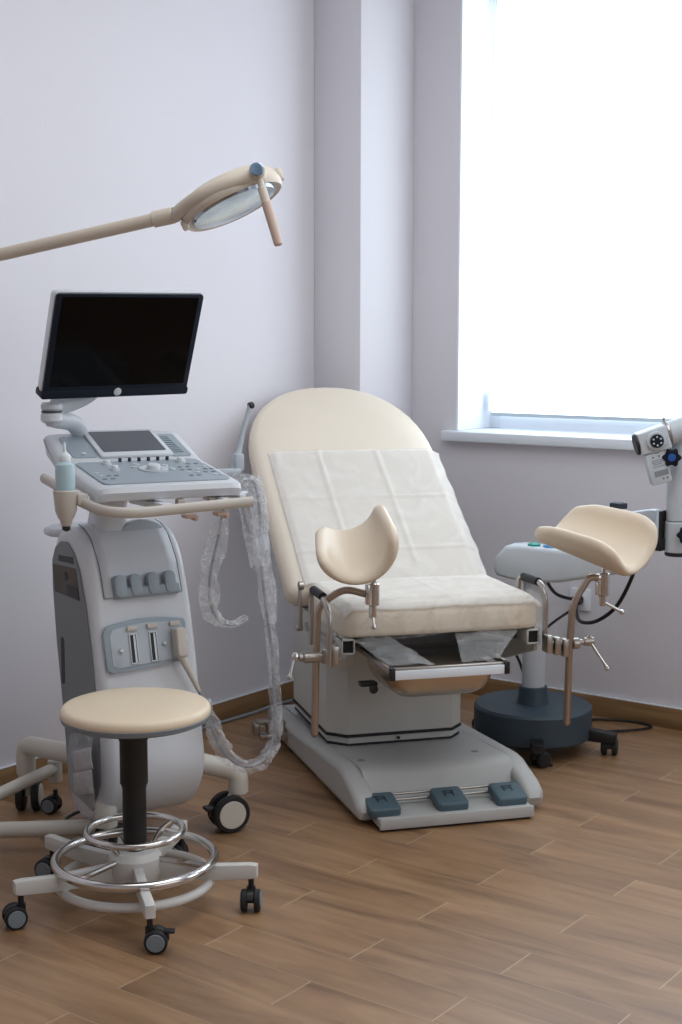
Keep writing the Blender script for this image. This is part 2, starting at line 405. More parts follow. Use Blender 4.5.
# ------------------------------------------------------------------ casters
def twin_caster(parent, pos, yawd, r=.026, stem=.03, body='black_plastic', hub='trim_grey', w=.046, brake=False):
    """caster under a leg end: pos = floor point; fork + two wheels"""
    m = TM(pos, (0, 0, R(yawd)))
    b = nb(); off = r*.55
    cyl(b, m @ Vector((0, 0, r*1.5)), m @ Vector((0, 0, 2*r+stem)), .007, 12)
    # hood
    prof = [(off+r*1.02*math.cos(a), r+r*1.02*math.sin(a)) for a in [R(x) for x in range(20, 181, 20)]]
    prof = prof+[(off-r*.5, r*1.0), (off, r*.7), (off+r*.5, r)]
    mm = m @ basis((0, w*.16, 0), (1, 0, 0), (0, 0, 1), (0, -1, 0))
    prism(b, prof, w*.32, mm)
    cyl(b, m @ Vector((0, 0, r*1.3)), m @ Vector((0, 0, r*2.1)), .011, 14)
    if brake: add_box(b, (off+r*1.1, 0, r*1.75), (r*.9, w*.5, .006), .002, m)
    f = obj('caster', b, body, parent)
    for s in (-1, 1):
        b = nb(); q = m @ basis((off, s*w*.5, r), (1, 0, 0), (0, 0, s), (0, -s, 0))
        q = m @ basis((off, s*w*.18, r), (1, 0, 0), (0, 0, 1), (0, -1, 0))
        z0, z1 = 0, -s*w*.32
        lathe(b, [(r*.6, z0), (r-.002, z0), (r, z0+(z1-z0)*.15), (r, z0+(z1-z0)*.8), (r-.003, z1), (r*.8, z1)], q, 24)
        wo = obj('wheel', b, 'black_rubber', f)
        b = nb(); q2 = q @ Matrix.Translation((0, 0, z1))
        lathe(b, [(r*.78, 0), (r*.74, -s*.0025), (.002, -s*.003)], q2, 20); obj('hub_cap', b, hub, f)
    return f

# ------------------------------------------------------------------ examination chair
CHO = Vector((-2.163, 3.415, 0)); CHA = R(52)
ch = thing('examination_chair', 'cream gynaecological examination chair with reclined back, leg supports and grey pedal base', 'examination chair', CHO, CHA)
# base body
cx = .025
b = nb()
def base_ring(z, ins, yf):
    pts = rrect(.56-2*ins, 1.10-ins, .05, 4, cx, 0)
    return pts
# rear plate : side profile lofted in x
prof = [(.02, .015), (.10, .015), (1.02, .015), (1.05, .04), (1.04, .085), (1.0, .10), (.6, .115), (.16, .13), (.12, .128), (.095, .11), (.085, .07), (.06, .035)]
mm = basis((cx-.235, 0, 0), (0, 1, 0), (0, 0, 1), (1, 0, 0))
prism(b, prof, .47, mm, 0)
# side arms with sloping tops
for s in (-1, 1):
    pr = [(-.0, .015), (1.02, .015), (1.05, .04), (1.04, .085), (1.0, .10), (.6, .115), (.17, .13), (.13, .124), (.03, .082), (.0, .062), (-.012, .04)]
    x0 = cx+s*.223
    mm = basis((x0-(.065 if s < 0 else 0), 0, 0), (0, 1, 0), (0, 0, 1), (1, 0, 0))
    prism(b, pr, .065, mm, .020, 4)
for v in b.verts:
    v.co.x -= (.052 if v.co.x > .1 else .030 if v.co.x < -.1 else 0)*min(1, max(0, (v.co.y-.03)/.55))
base = obj('base_housing', b, 'base_grey', ch, 50)
b = nb(); add_box(b, (cx-.02, .54, .0075), (.46, 1.0, .015)); obj('base_skirt', b, 'black_rubber', ch)
# foot plate
b = nb(); prism(b, [(-.215, -.072), (.25, -.072), (.25, .09), (-.215, .09)], .026, TM((.0, 0, .010)), .004, 2)
add_box(b, (.0175, -.072, .024), (.465, .012, .034), .004)
fp = obj('foot_plate', b, 'base_grey', ch)
b = nb(); add_box(b, (.0175, .0, .005), (.45, .13, .010)); obj('plate_skirt', b, 'black_rubber', ch)
b = nb(); cyl(b, (-.19, .045, .052), (.225, .045, .052), .004); cyl(b, (-.19, .055, .066), (.225, .055, .066), .004)
obj('pedal_rod', b, 'steel', ch)
for i, x in enumerate((-.188, .016, .197)):
    q = TM((x, .0, .052), (R(12), 0, 0))
    b = nb(); prism(b, rrect(.092, .098, .012), .030, q @ Matrix.Translation((0, 0, -.012)), .006, 3); pd = obj('foot_pedal', b, 'pedal_blue', ch)
    b = nb()
    add_box(b, (-.012, .01, .0185), (.005, .03, .001), 0, q); add_box(b, (.012, .01, .0185), (.005, .03, .001), 0, q); add_box(b, (0, .01, .0185), (.028, .005, .001), 0, q)
    add_box(b, (.003 if i else -.004, .022, .0185), (.03, .005, .001), 0, q)
    obj('pedal_symbol', b, 'pedal_dark', pd)
for (x, y) in ((-.19, .2), (.17, .2)):
    b = nb(); cyl(b, (x, y, .12), (x, y, .130), .011, 16); obj('screw_cap', b, 'trim_grey', ch)
# column
col = [(-.238, .425), (-.183, .372), (.158, .372), (.203, .42), (.203, .86), (-.238, .86)]
b = nb(); prism(b, col, .385, TM((0, 0, .158)), .002, 1); obj('column_cover', b, 'chair_metal', ch)
def scaled(o, d): 
    mx = sum(p[0] for p in o)/len(o); my = sum(p[1] for p in o)/len(o)
    return [(mx+(x-mx)*(1+d), my+(y-my)*(1+d)) for x, y in o]
for z, d, h, mt in ((.150, .012, .008, 'black_rubber'), (.130, -.02, .020, 'chair_metal'), (.122, -.012, .008, 'black_rubber')):
    b = nb(); prism(b, scaled(col, d), h, TM((0, 0, z))); obj('column_band', b, mt, ch)
b = nb(); cyl(b, (-.02, .366, .14), (-.02, .370, .14), .005, 10); obj('column_screw', b, 'dark_metal', ch)
# seat frame : side plates, square tubes, under boxes
for s in (-1, 1):
    x = .025+s*.295
    b = nb(); mm = basis((x-.006, 0, 0), (0, 1, 0), (0, 0, 1), (1, 0, 0))
    prism(b, [(.10, .525), (.62, .525), (.62, .44), (.36, .40), (.10, .462)] if s < 0 else [(.10, .525), (.62, .525), (.62, .40), (.34, .38), (.10, .455)], .012, mm, .001, 1)
    obj('side_plate', b, 'chair_metal', ch)
    b = nb(); xx = .022+s*.285
    for (dx, dz, w, h) in ((-.018, 0, .004, .044), (.018, 0, .004, .044), (0, .02, .04, .004), (0, -.02, .04, .004)): add_box(b, (xx+dx, .12, .50+dz), (w, .07, h), .0006)
    fr = obj('frame_tube', b, 'chair_metal', ch)
    b = nb(); add_box(b, (xx, .105, .50), (.033, .02, .037)); obj('tube_shade_block', b, 'dark_recess', fr)  # dark block stands in for the shade inside the hollow tube end
    b = nb(); add_box(b, (x+s*.018, .30, .487), (.012, .36, .026), .002); rail = obj('side_rail', b, 'steel', ch)
b = nb(); add_box(b, (.02, .34, .505), (.50, .44, .03), .004); obj('seat_frame', b, 'dark_metal', ch)
b = nb(); add_box(b, (.03, .30, .462), (.36, .34, .05), .003); add_box(b, (.03, .22, .486), (.40, .20, .012), .002); obj('actuator_housing', b, 'dark_recess', ch)
b = nb(); add_box(b, (-.24, .33, .45), (.09, .18, .09), .004); obj('hinge_bracket', b, 'chair_metal', ch)
# seat cushion
so = rrect(.62, .42, .05, 5, .025, .295)
b = nb(); pillow(b, so, .095, .032, TM((0, 0, .618)), .004); seat = obj('seat', b, 'vinyl_cream', ch, 60)
# backrest
A0 = Vector((0, .48, .60)); A1 = Vector((0, 1.30, 1.19)); up_b = (A1-A0).normalized(); LB = (A1-A0).length
xb = Vector((1, 0, 0)); nbk = xb.cross(up_b).normalized()
BK = basis(A0, xb, up_b, nbk)
def back_outline(w=.333, L=LB+.045, s0=.0, arch=.40):
    o = [(-w+.03, s0), (w-.03, s0), (w, s0+.03)]
    for k in range(0, 25):
        a = math.pi*k/24; ex = 2/2.25
        ca, sa = math.cos(a), math.sin(a)
        o.append((w*math.copysign(abs(ca)**ex, ca), L-arch+arch*abs(sa)**ex))
    o.append((-w, s0+.03)); return o
b = nb(); pillow(b, back_outline(), .085, .04, BK @ TM((-0.008, 0, 0)), .004, (0, .45)); obj('backrest', b, 'vinyl_cream', ch, 60)
b = nb(); prism(b, back_outline(.28, LB-.06, .03, .36), .022, BK @ TM((0, 0, -.108)), .003, 2)
for s in (-1, 1): add_box(b, (s*.27, .35, -.115), (.03, .62, .05), .004, BK)
obj('back_frame', b, 'chair_metal', ch)
b = nb()
for s in (-.12, .12): add_box(b, (s, .28, -.14), (.04, .42, .04), .004, BK)
cyl(b, (0, .62, .42), (0, .95, .82), .022)
obj('lift_arm', b, 'dark_metal', ch)
# links beside the backrest
for s in (-1,):
    b = nb(); x = .025+s*.345
    cyl(b, (x-.008, .42, .625), (x+.008, .42, .625), .014, 16, .002)
    add_box(b, (x, .43, .555), (.010, .022, .13), .003)
    cyl(b, (x-.010, .44, .49), (x+.010, .44, .49), .010, 14, .002)
    obj('hinge_link', b, 'steel', ch)
b = nb(); cyl(b, BK @ Vector((-.285, .33, -.11)), BK @ Vector((-.296, .33, -.11)), .007, 10); obj('frame_bolt', b, 'dark_metal', ch)
# grab handles
def grab(pts, gp):
    b = nb(); tube(b, rounded_path(pts, .035, 6), .0085, 14); h = obj('grab_handle', b, 'steel', ch)
    b = nb(); tube(b, rounded_path(gp, .01, 3), .0125, 16); obj('handle_grip', b, 'black_rubber', h)
grab([(-.345, .195, .49), (-.345, .195, .655), (-.345, .06, .655), (-.345, -.012, .62), (-.345, -.012, .47)], [(-.345, .165, .657), (-.345, .06, .655)])
grab([(.358, .33, .49), (.358, .33, .645), (.358, .155, .648), (.358, .12, .62), (.358, .12, .485)], [(.358, .29, .646), (.358, .175, .648)])
# tray with pan
b = nb()
add_box(b, (-.025, -.115, .458), (.345, .006, .026), .002); tr = obj('tray_front', b, 'pvc_white', ch)
b = nb(); add_box(b, (-.025, -.104, .474), (.335, .016, .006), .002)
for x in (-.198, .148): add_box(b, (x, .06, .470), (.012, .34, .016), .002)
obj('tray_rail', b, 'steel', ch)
for x in (-.194, .142):
    b = nb(); add_box(b, (x, -.108, .462), (.016, .026, .036), .003); obj('rail_end_cap', b, 'black_plastic', ch)
b = nb(); o_ = []
for z, ins in ((.455, .0), (.425, .004), (.395, .018), (.380, .04), (.376, .07)):
    o_.append([Vector((x, y, z)) for x, y in rrect(.315-2*ins, .30-2*ins, .06-ins*.4, 6, -.03, .055)])
rings(b, o_, True, False)
obj('waste_pan', b, 'pan_steel', ch, 60, [('SOLIDIFY', dict(thickness=.0015))])
b = nb(); add_box(b, (-.215, .05, .40), (.05, .035, .012), .003); cyl(b, (-.205, .03, .388), (-.205, .02, .388), .013, 14, .003); obj('pan_catch', b, 'black_plastic', ch)
# translucent gussets between the seat and the tray
def gus(tl, tr, bl, br):
    tl, tr, bl, br = map(Vector, (tl, tr, bl, br)); b = nb()
    def f(u, v):
        p = (tl*(1-u)+tr*u)*(1-v)+(bl*(1-u)+br*u)*v; p.y -= .03*math.sin(math.pi*u)*math.sin(math.pi*v); p.z += .006*noise.noise(Vector((u*5, v*5, tl.x*9))); return p
    sheet_grid(b, f, 12, 10); return obj('film_gusset', b, 'gusset_film', ch, 80, [('SOLIDIFY', dict(thickness=.0008))])
gus((-.255, .08, .524), (-.14, .11, .527), (-.190, -.07, .479), (-.06, -.085, .477)); gus((.07, .12, .526), (.255, .08, .524), (.02, -.085, .477), (.135, -.07, .479))

# clamps, rods and leg supports
def cradle(name, mtx, L, W, th, D, parent, end_up=.0, lean=0.0):
    """knee cradle: axis along local Y (length L), width along X, opening towards +Z"""
    b = nb(); nu, nv = 18, 18
    def P(u, v):
        a = (u-.5)*2; c_ = (v-.5)*2
        e = 2.6; k = 1.0
        # superellipse outline mapping of the square onto a rounded plate
        lim = (1-abs(c_)**6*.11); lim2 = (1-abs(a)**6*.11)
        aa, cc = a*lim, c_*lim2
        ang = aa*R(76)
        Wc = W-.015*cc; Dc = D-.018*cc
        x = Wc/2*math.sin(ang)/math.sin(R(76)); z = Dc*(1-math.cos(ang))/(1-math.cos(R(76)))
        z += end_up*max(0, c_)**2 + lean*aa*aa*c_
        return Vector((x, cc*L/2, z))
    top = [[P(i/nu, j/nv) for i in range(nu+1)] for j in range(nv+1)]
    def N(i, j):
        i0, i1 = max(i-1, 0), min(i+1, nu); j0, j1 = max(j-1, 0), min(j+1, nv)
        return ((top[j][i1]-top[j][i0]).cross(top[j1][i]-top[j0][i])).normalized()
    layers = []
    for off, sh in ((0, .0),):
        layers.append(top)
    tv = [[b.verts.new(top[j][i]) for i in range(nu+1)] for j in range(nv+1)]
    bv = [[b.verts.new(top[j][i]-N(i, j)*th) for i in range(nu+1)] for j in range(nv+1)]
    for j in range(nv):
        for i in range(nu):
            b.faces.new((tv[j][i], tv[j][i+1], tv[j+1][i+1], tv[j+1][i])); b.faces.new((bv[j][i], bv[j+1][i], bv[j+1][i+1], bv[j][i+1]))
    per = [(0, i) for i in range(nu)]+[(j, nu) for j in range(nv)]+[(nv, i) for i in range(nu, 0, -1)]+[(j, 0) for j in range(nv, 0, -1)]
    # rounded edge: middle ring pushed outward
    mids = []
    for (j, i) in per:
        t_, q_ = tv[j][i].co, bv[j][i].co; mid = (t_+q_)/2; cen = Vector((0, 0, D*.4)); 
        ji, ii = (1 if j == 0 else nv-1 if j == nv else j), (1 if i == 0 else nu-1 if i == nu else i)
        d = (tv[j][i].co-tv[ji][ii].co); d = d.normalized() if d.length > 1e-6 else Vector((0, 0, 0))
        mids.append((b.verts.new(t_*.75+q_*.25+d*th*.38), b.verts.new(mid+d*th*.52), b.verts.new(t_*.25+q_*.75+d*th*.38)))
    n = len(per)
    for k in range(n):
        k2 = (k+1) % n; (j, i), (j2, i2) = per[k], per[k2]
        seq = [(tv[j][i],)+mids[k]+(bv[j][i],), (tv[j2][i2],)+mids[k2]+(bv[j2][i2],)]
        for q in range(4): b.faces.new((seq[0][q], seq[0][q+1], seq[1][q+1], seq[1][q]))
    xf(b, b.verts, mtx)
    return obj(name, b, 'vinyl_pad', parent, 80, [('SUBSURF', dict(levels=1, render_levels=1))])
def frame(o, ydir, updir, rolld=0):
    y = Vector(ydir).normalized(); z = Vector(updir); z = (z-y*z.dot(y)).normalized(); x = y.cross(z)
    q = Matrix.Rotation(R(rolld), 3, y); x = q @ x; z = q @ z
    return basis(o, x, y, z)
# left support
PL = basis((-.249, -.002, .769), (.892, -.261, .368), (.088, .901, .425), (-.443, -.347, .827))
# right support
PR = basis((.489, .078, .751), (.827, .520, .216), (-.562, .783, .266), (-.031, -.341, .940))
def leg_support(side):
    if side == 'L':
        pad = cradle('leg_support', PL @ TM((.006, .016, .018)), .232, .164, .032, .072, ch)
        rod = [(-.372, .05, .262), (-.368, .05, .48), (-.362, .05, .632), (-.290, .04, .680), (-.235, .0, .668)]
        cylp = (-.216, -.005, .700, .636, .606)
        lever = ((-.218, -.01, .605), (-.222, -.03, .580))
        clamp = (-.345, .05, .487)
    else:
        pad = cradle('leg_support', PR @ TM((.0, .002, .014)), .285, .196, .034, .076, ch)
        rod = [(.404, .05, .240), (.406, .05, .43), (.414, .05, .60), (.468, .05, .682), (.505, .05, .670)]
        cylp = (.513, .05, .690, .620, .595)
        lever = ((.515, .045, .600), (.565, .03, .572))
        clamp = (.355, .05, .487)
    b = nb(); tube(b, rounded_path(rod, .03, 5), .0105, 16)
    cyl(b, Vector(rod[0])-Vector((0, 0, .008)), rod[0], .004, 12, 0, .0105)
    obj('support_rod', b, 'steel_warm', pad)
    x, y, z1, z0, zb = cylp
    b = nb(); cyl(b, (x, y, z0), (x, y, z1), .0175, 24, .003); cyl(b, (x, y, z1), (x, y, z1+.03), .008, 14); cyl(b, (x-.002, y, zb-.005), (x-.002, y, z0), .011, 16, .002)
    add_box(b, (x-.016 if side == 'L' else x-.016, y, (z0+z1)/2), (.014, .02, z1-z0-.006), .003)
    obj('swivel_joint', b, 'chrome', pad)
    b = nb(); cyl(b, lever[0], lever[1], .0045, 12); lathe(b, [(.001, -.008), (.006, -.006), (.008, 0), (.006, .006), (.001, .008)], TM(lever[1]), 12)
    obj('swivel_lever', b, 'chrome', pad)
    # pad mount plate under the cradle
    mtx = PL if side == 'L' else PR
    b = nb(); p0 = Vector((x, y, z1+.025)); tgt = mtx @ Vector((0.01, -.02, -.008)); 
    tube(b, smooth_path([p0, (p0+tgt)/2+Vector((0, 0, -.002)), tgt], 5), .010, 12)
    obj('pad_mount', b, 'steel', pad)
    cx_, cy_, cz_ = clamp
    b = nb()
    if side == 'L':
        add_box(b, (-.318, .05, cz_+.004), (.026, .055, .055), .006); add_box(b, (-.342, .05, cz_), (.020, .038, .042), .005)
        cyl(b, (-.350, .05, cz_), (-.405, .05, cz_), .0165, 20, .003); cyl(b, (-.405, .05, cz_), (-.418, .05, cz_), .012, 16, .002)
        obj('rail_clamp', b, 'steel', pad)
        b = nb(); lathe(b, [(.001, -.012), (.009, -.009), (.012, 0), (.009, .009), (.001, .012)], TM((-.428, .05, cz_+.004)), 14)
        cyl(b, (-.430, .05, cz_), (-.448, .03, .440), .0045, 12); lathe(b, [(.001, -.009), (.0065, -.006), (.009, 0), (.0065, .006), (.001, .009)], TM((-.448, .03, .438)), 12)
    else:
        for k in range(3): add_box(b, (.336+k*.027, .05, cz_-.001-k*.007), (.021, .040-.002*k, .054), .005)
        cyl(b, (.330, .05, cz_), (.47, .05, cz_-.004), .009, 16); cyl(b, (.415, .05, cz_-.006), (.437, .05, cz_-.006), .017, 18, .003); cyl(b, (.45, .05, cz_-.002), (.485, .05, cz_-.002), .0125, 18, .003)
        obj('rail_clamp', b, 'steel', pad)
        b = nb(); cyl(b, (.470, .05, cz_-.016), (.470, .05, cz_+.016), .008, 14, .002)
        cyl(b, (.472, .045, cz_-.004), (.515, .02, .410), .0045, 12); lathe(b, [(.001, -.009), (.0065, -.006), (.009, 0), (.0065, .006), (.001, .009)], TM((.515, .02, .408)), 12)
    obj('clamp_lever', b, 'chrome', pad)
leg_support('L'); leg_support('R')
# clamp bracket low on the rear left of the base
b = nb(); add_box(b, (-.355, .80, .098), (.055, .03, .022), .004); add_box(b, (-.318, .78, .085), (.07, .05, .045), .008); add_box(b, (-.385, .79, .082), (.02, .05, .04), .004); add_box(b, (-.350, .76, .062), (.06, .04, .02), .004)
add_box(b, (-.275, .78, .06), (.06, .06, .03), .004)
obj('base_clamp', b, 'steel', ch)

# sheets lying on the chair
CHM = Matrix.Translation(CHO) @ Matrix.Rotation(CHA, 4, 'Z')
def cover(name, label, cat, fn, nu, nv, material, grp=None):
    b = nb(); sheet_grid(b, fn, nu, nv); xf(b, b.verts, CHM)
    o = obj(name, b, material, None, 60, [('SOLIDIFY', dict(thickness=.0006))], recalc=True); return tag(o, label, cat, grp)
def ridge(t, c, w=.006): return math.exp(-((t-c)/w)**2)
def fback(u, v):
    x = -.290+.622*u; s = .02+.64*v
    h = .004+.0022*noise.noise(Vector((x*6, s*6, 1)))+.0005*noise.noise(Vector((x*24, s*18, 4)))
    h += .004*(ridge(x, -.115, .007)+ridge(x, .095, .007))*(1 if s > .1 else 0)+.004*(ridge(s, .415, .006)+ridge(s, .165, .005))+.002
    if x > .285: h -= (x-.285)*.55
    if x < -.27: h -= (-.27-x)*.4
    if x > .29: x += .008*noise.noise(Vector((s*14, 0, 7)))
    return BK @ Vector((x, s, h))
cover('disposable_sheet', 'white folded disposable sheet with crease lines on the chair backrest', 'sheet', fback, 90, 90, 'sheet_film')
def fseat(u, v):
    x = -.280+.612*u; s = v*.405
    w = .003*noise.noise(Vector((x*8, s*7, 3)))+.0012*noise.noise(Vector((x*26, s*20, 8)))
    y = .488-s; z = .6235+w+.003*ridge(x, .06, .008)
    e = .10+.012*noise.noise(Vector((x*7, 1, 1)))
    if y < e+.02: z -= (e+.02-y)**2*14
    if x > .305: z -= (x-.305)*.8
    if x < -.255: z -= (-.255-x)*.8
    return Vector((x, y, z))
cover('disposable_sheet', 'white disposable sheet spread flat over the chair seat', 'sheet', fseat, 70, 50, 'sheet_film')
def fwrap(u, v):
    x = -.292+.634*u; s = v*.19
    w = .005*noise.noise(Vector((x*11, s*14, 3)))+.003*noise.noise(Vector((x*30, s*30, 8)))
    if s < .07: y = .165-s; z = .630+w*.5
    else:
        t = s-.07; a = min(t/.045, 1)*math.pi/2
        y = .095-.016*math.sin(a)+w*.8; z = .630-.020*(1-math.cos(a))-max(0, t-.035)*1.0
        dd = max(0, t-.04)/.08
        z += dd*(.016*noise.noise(Vector((x*9, 2, 5)))+.008*math.sin(x*21)); y -= dd*.006*math.sin(x*45)
    if x > .322: z -= (x-.322)*.6
    return Vector((x, y, z))
cover('plastic_cover', 'glossy clear plastic film wrapped over the front edge of the chair seat', 'plastic cover', fwrap, 90, 40, 'wrap_film')

# ------------------------------------------------------------------ ultrasound machine
UO = Vector((-2.872, 2.789, 0)); UA = R(70)
us = thing('ultrasound_machine', 'white and grey ultrasound machine on casters with black monitor and control console', 'ultrasound machine', UO, UA)
body = [(-.30, .25), (-.287, .33), (-.270, .44), (-.247, .56), (-.217, .68), (-.182, .78), (-.145, .835), (-.10, .865), (-.05, .873), (0, .862), (.035, .828), (.055, .78), (.055, .70), (.035, .55), (.0, .38), (-.02, .22), (-.04, .13), (-.10, .085), (-.17, .09), (-.235, .125), (-.28, .18)]
def fy(z):
    pf = [p for p in body[:9]]
    for (y0, z0), (y1, z1) in zip(pf[:-1], pf[1:]):
        if z0 <= z <= z1: return y0+(y1-y0)*(z-z0)/(z1-z0)
    return -.3
def smooth2(o, k=3): return [(p.x, p.y) for p in smooth_path([(a, c_, 0) for a, c_ in o], k, True)]
def poly_off(o, d):
    n_ = len(o); out = []; cxx = sum(p[0] for p in o)/n_; cyy = sum(p[1] for p in o)/n_
    for i in range(n_):
        a_, c_ = Vector(o[i-1]), Vector(o[(i+1) % n_]); t = (c_-a_).normalized(); nn = Vector((t.y, -t.x))
        if nn.dot(Vector(o[i])-Vector((cxx, cyy))) < 0: nn = -nn
        out.append((o[i][0]-nn.x*d, o[i][1]-nn.y*d))
    return out
b = nb(); bo = smooth2(body); rr_ = .026; st_ = []
for k in range(7): a_ = R(90*k/6); st_.append((-.145+rr_*(1-math.cos(a_)) if False else -.145+rr_*(1-math.sin(R(90)-a_)), rr_*(1-math.sin(a_))))
st_ += [(-x_, d_) for x_, d_ in reversed(st_)]
rings(b, [[Vector((x_, y, z)) for y, z in poly_off(bo, d_)] for x_, d_ in st_]); obj('body_shell', b, 'machine_white', us, 40)
# lower seam (dark line)
b = nb(); add_box(b, (.045, -.2915, .262), (.14, .012, .0022)); obj('shell_seam', b, 'trim_grey', us)
# side panel
sp = [(-.238, .42), (-.216, .54), (-.183, .67), (-.143, .77), (-.108, .812), (-.065, .835), (-.020, .833), (.015, .812), (.038, .775), (.038, .70), (.018, .55), (-.015, .38), (-.05, .15), (-.2, .13), (-.252, .22), (-.250, .33)]
b = nb(); prism(b, sp, .006, basis((-.1505, 0, 0), (0, 1, 0), (0, 0, 1), (1, 0, 0)), .002, 1); sd = obj('side_panel', b, 'machine_side', us)
b = nb()
mside = basis((-.1515, 0, 0), (0, 1, 0), (0, 0, 1), (1, 0, 0))
prism(b, [(-.010, .778), (-.010, .794), (-.108, .800), (-.112, .782)], .003, mside); obj('disc_slot', b, 'black_plastic', sd)
b = nb(); prism(b, [(.020, .690), (.032, .765), (-.126, .772), (-.150, .688)], .003, mside); obj('port_recess', b, 'inner_beige', sd)
b = nb(); prism(b, [(-.146, .690), (-.070, .691), (-.068, .722), (-.138, .722)], .003, basis((-.1525, 0, 0), (0, 1, 0), (0, 0, 1), (1, 0, 0))); cyl(b, (-.1518, -.06, .742), (-.1535, -.06, .742), .012, 14); obj('port', b, 'black_plastic', sd)
b = nb(); prism(b, rrect(.022, .13, .010, 4, -.025, .505), .003, mside @ Matrix.Rotation(0, 4, 'Z')); obj('vent_slot', b, 'dark_metal', sd)
b = nb(); lathe(b, [(.026, 0), (.026, .0012), (.0235, .0015), (.0235, .0002)], basis((-.1505, -.155, .40), (0, 1, 0), (0, 0, 1), (-1, 0, 0)), 24); obj('cover_ring', b, 'trim_grey', sd)
# front flap
b = nb()
def ff(off):
    def f(u, v):
        L = [(fy(z)-off, z) for z in (.70, .72, .75, .78)]+[(-.158-off*.6, .815+off*.3), (-.130-off*.5, .848+off*.6), (-.09, .868+off), (-.055, .874+off)]
        t = v*(len(L)-1); i = min(int(t), len(L)-2); t -= i; y = L[i][0]*(1-t)+L[i+1][0]*t; z = L[i][1]*(1-t)+L[i+1][1]*t
        return Vector((-.108+.222*u, y, z))
    return f
sheet_grid(b, ff(.004), 8, 14); obj('front_cover', b, 'machine_white', us, 60, [('SOLIDIFY', dict(thickness=.003, offset=0))])
b = nb(); 
for x in (-.110, .116):
    pts = [Vector((x, ff(.0045)(0, t/20).y, ff(.0045)(0, t/20).z)) for t in range(21)]; tube(b, pts, .0014, 6)
tube(b, [(-.11, fy(.70)-.0045, .70), (.116, fy(.70)-.0045, .70)], .0014, 6); obj('cover_seam', b, 'trim_grey', us)
# hook rail
b = nb(); hm = TM((.010, fy(.725)-.012, .722), (R(-14), 0, 0))
add_box(b, (0, -.004, -.012), (.190, .022, .030), .008, hm, 3)
for x in (-.078, -.034, .016, .066): prism(b, rrect(.032 if x > -.07 else .034, .060, .0145, 5), .026, hm @ basis((x, .006, .006), (1, 0, 0), (0, 0, 1), (0, -1, 0)), .004, 2)
obj('hook_rail', b, 'machine_grey', us)
# connector panel
PMy = Vector((0, .205, .979)).normalized(); PMx = Vector((1, 0, 0)); PMz = PMx.cross(PMy)
PM = basis((-.012, -.2475, .572), PMx, PMy, PMz)
ol = []
for k in range(9): t = k/8; ol.append((-.108+.225*t, .052+.020*math.sin(math.pi*(t*.75+.12))))
ol += [(.122, .050), (.122, -.040)]
for k in range(9): t = k/8; ol.append((.112-.215*t, -.052-.012*t))
ol += [(-.116, -.055), (-.119, .040)]
b = nb(); prism(b, ol, .010, PM, .004, 2); cp = obj('connector_panel', b, 'machine_grey', us)
b = nb(); prism(b, [(x*.88+.002, y*.82) for x, y in ol], .003, PM @ TM((0, 0, .0092)), .001, 1); obj('panel_inset', b, 'machine_mid', cp)
for x in (-.038, .020, .086):
    b = nb()
    for (dx, dy, w, h) in ((-.010, 0, .003, .078), (.010, 0, .003, .078), (0, .038, .022, .003), (0, -.038, .022, .003)): add_box(b, (x+dx, -.006+dy, .0135), (w, h, .006), .001, PM)
    add_box(b, (x+.004, -.006, .0125), (.005, .07, .004), 0, PM)
    s_ = obj('probe_socket', b, 'silver', cp)
    b = nb(); add_box(b, (x-.0035, -.006, .0125), (.011, .072, .002), 0, PM); obj('socket_slot', b, 'black_plastic', s_)
    b = nb(); add_box(b, (x, .048, .0145), (.030, .014, .008), .003, PM); add_box(b, (x-.012, .048, .0175), (.008, .012, .008), .002, PM); obj('socket_latch', b, 'beige_plastic', cp)
for x, y, r_ in ((-.075, -.008, .0065), (.050, -.002, .006)):
    b = nb(); lathe(b, [(r_, .012), (r_, .018), (r_*.6, .021), (.001, .0215)], PM @ TM((x, y, 0)), 16); obj('panel_knob', b, 'silver', cp)
b = nb()
# rear shelf behind the neck
b2 = nb(); prism(b2, [(-.125, .04), (.10, .04), (.12, .10), (.09, .17), (-.10, .17), (-.14, .12), (-.145, .07)], .024, TM((0, 0, .832)), .010, 3); obj('rear_shelf', b2, 'machine_white', us)
b.free()
# cup beside the neck
b = nb(); prof = [(.10*math.cos(a)*.75, .052*math.sin(a)) for a in [math.pi*k/12 for k in range(13)]]
prism(b, prof, .03, basis((.050, -.085, .835), (1, 0, 0), (0, 0, 1), (0, -1, 0)), .006, 2); obj('neck_cowl', b, 'machine_mid', us)
# neck
b = nb(); rs = []
for z, w, d, y in ((.85, .105, .12, -.055), (.875, .092, .10, -.06), (.92, .088, .09, -.07), (.96, .095, .10, -.08), (1.0, .12, .12, -.09)):
    rs.append([Vector((x-.03, yy+y, z)) for x, yy in rrect(w, d, .03, 5)])
rings(b, rs); obj('neck', b, 'machine_white', us, 50)
# console
con = [(-.40, .995), (-.395, 1.008), (-.38, 1.013), (-.10, 1.048), (.10, 1.112), (.118, 1.105), (.12, 1.09), (.09, 1.05), (-.08, .995), (-.36, .970), (-.39, .975)]
b = nb(); rs = []
XW = [(-.181, .90), (-.176, .955), (-.165, .985), (-.14, 1.0), (-.05, 1.0), (.1, 1.0), (.205, 1.0), (.228, .985), (.239, .955), (.243, .90)]
for x, s_ in XW:
    cy_, cz_ = -.14, 1.03
    rs.append([Vector((x, cy_+(y-cy_)*(s_+.0), cz_+(z-cz_)-( (1-s_)*.12*(1 if (z > cz_+(y-cy_)*.24) else -1)))) for y, z in con])
rings(b, rs); cons = obj('console', b, 'machine_white', us, 40)
CT = Matrix.Translation((.028, -.14, 0)) @ Matrix.Rotation(R(-6.5), 4, 'Z') @ Matrix.Diagonal((.92, 1, 1, 1)) @ Matrix.Translation((-.028, .14, 0))
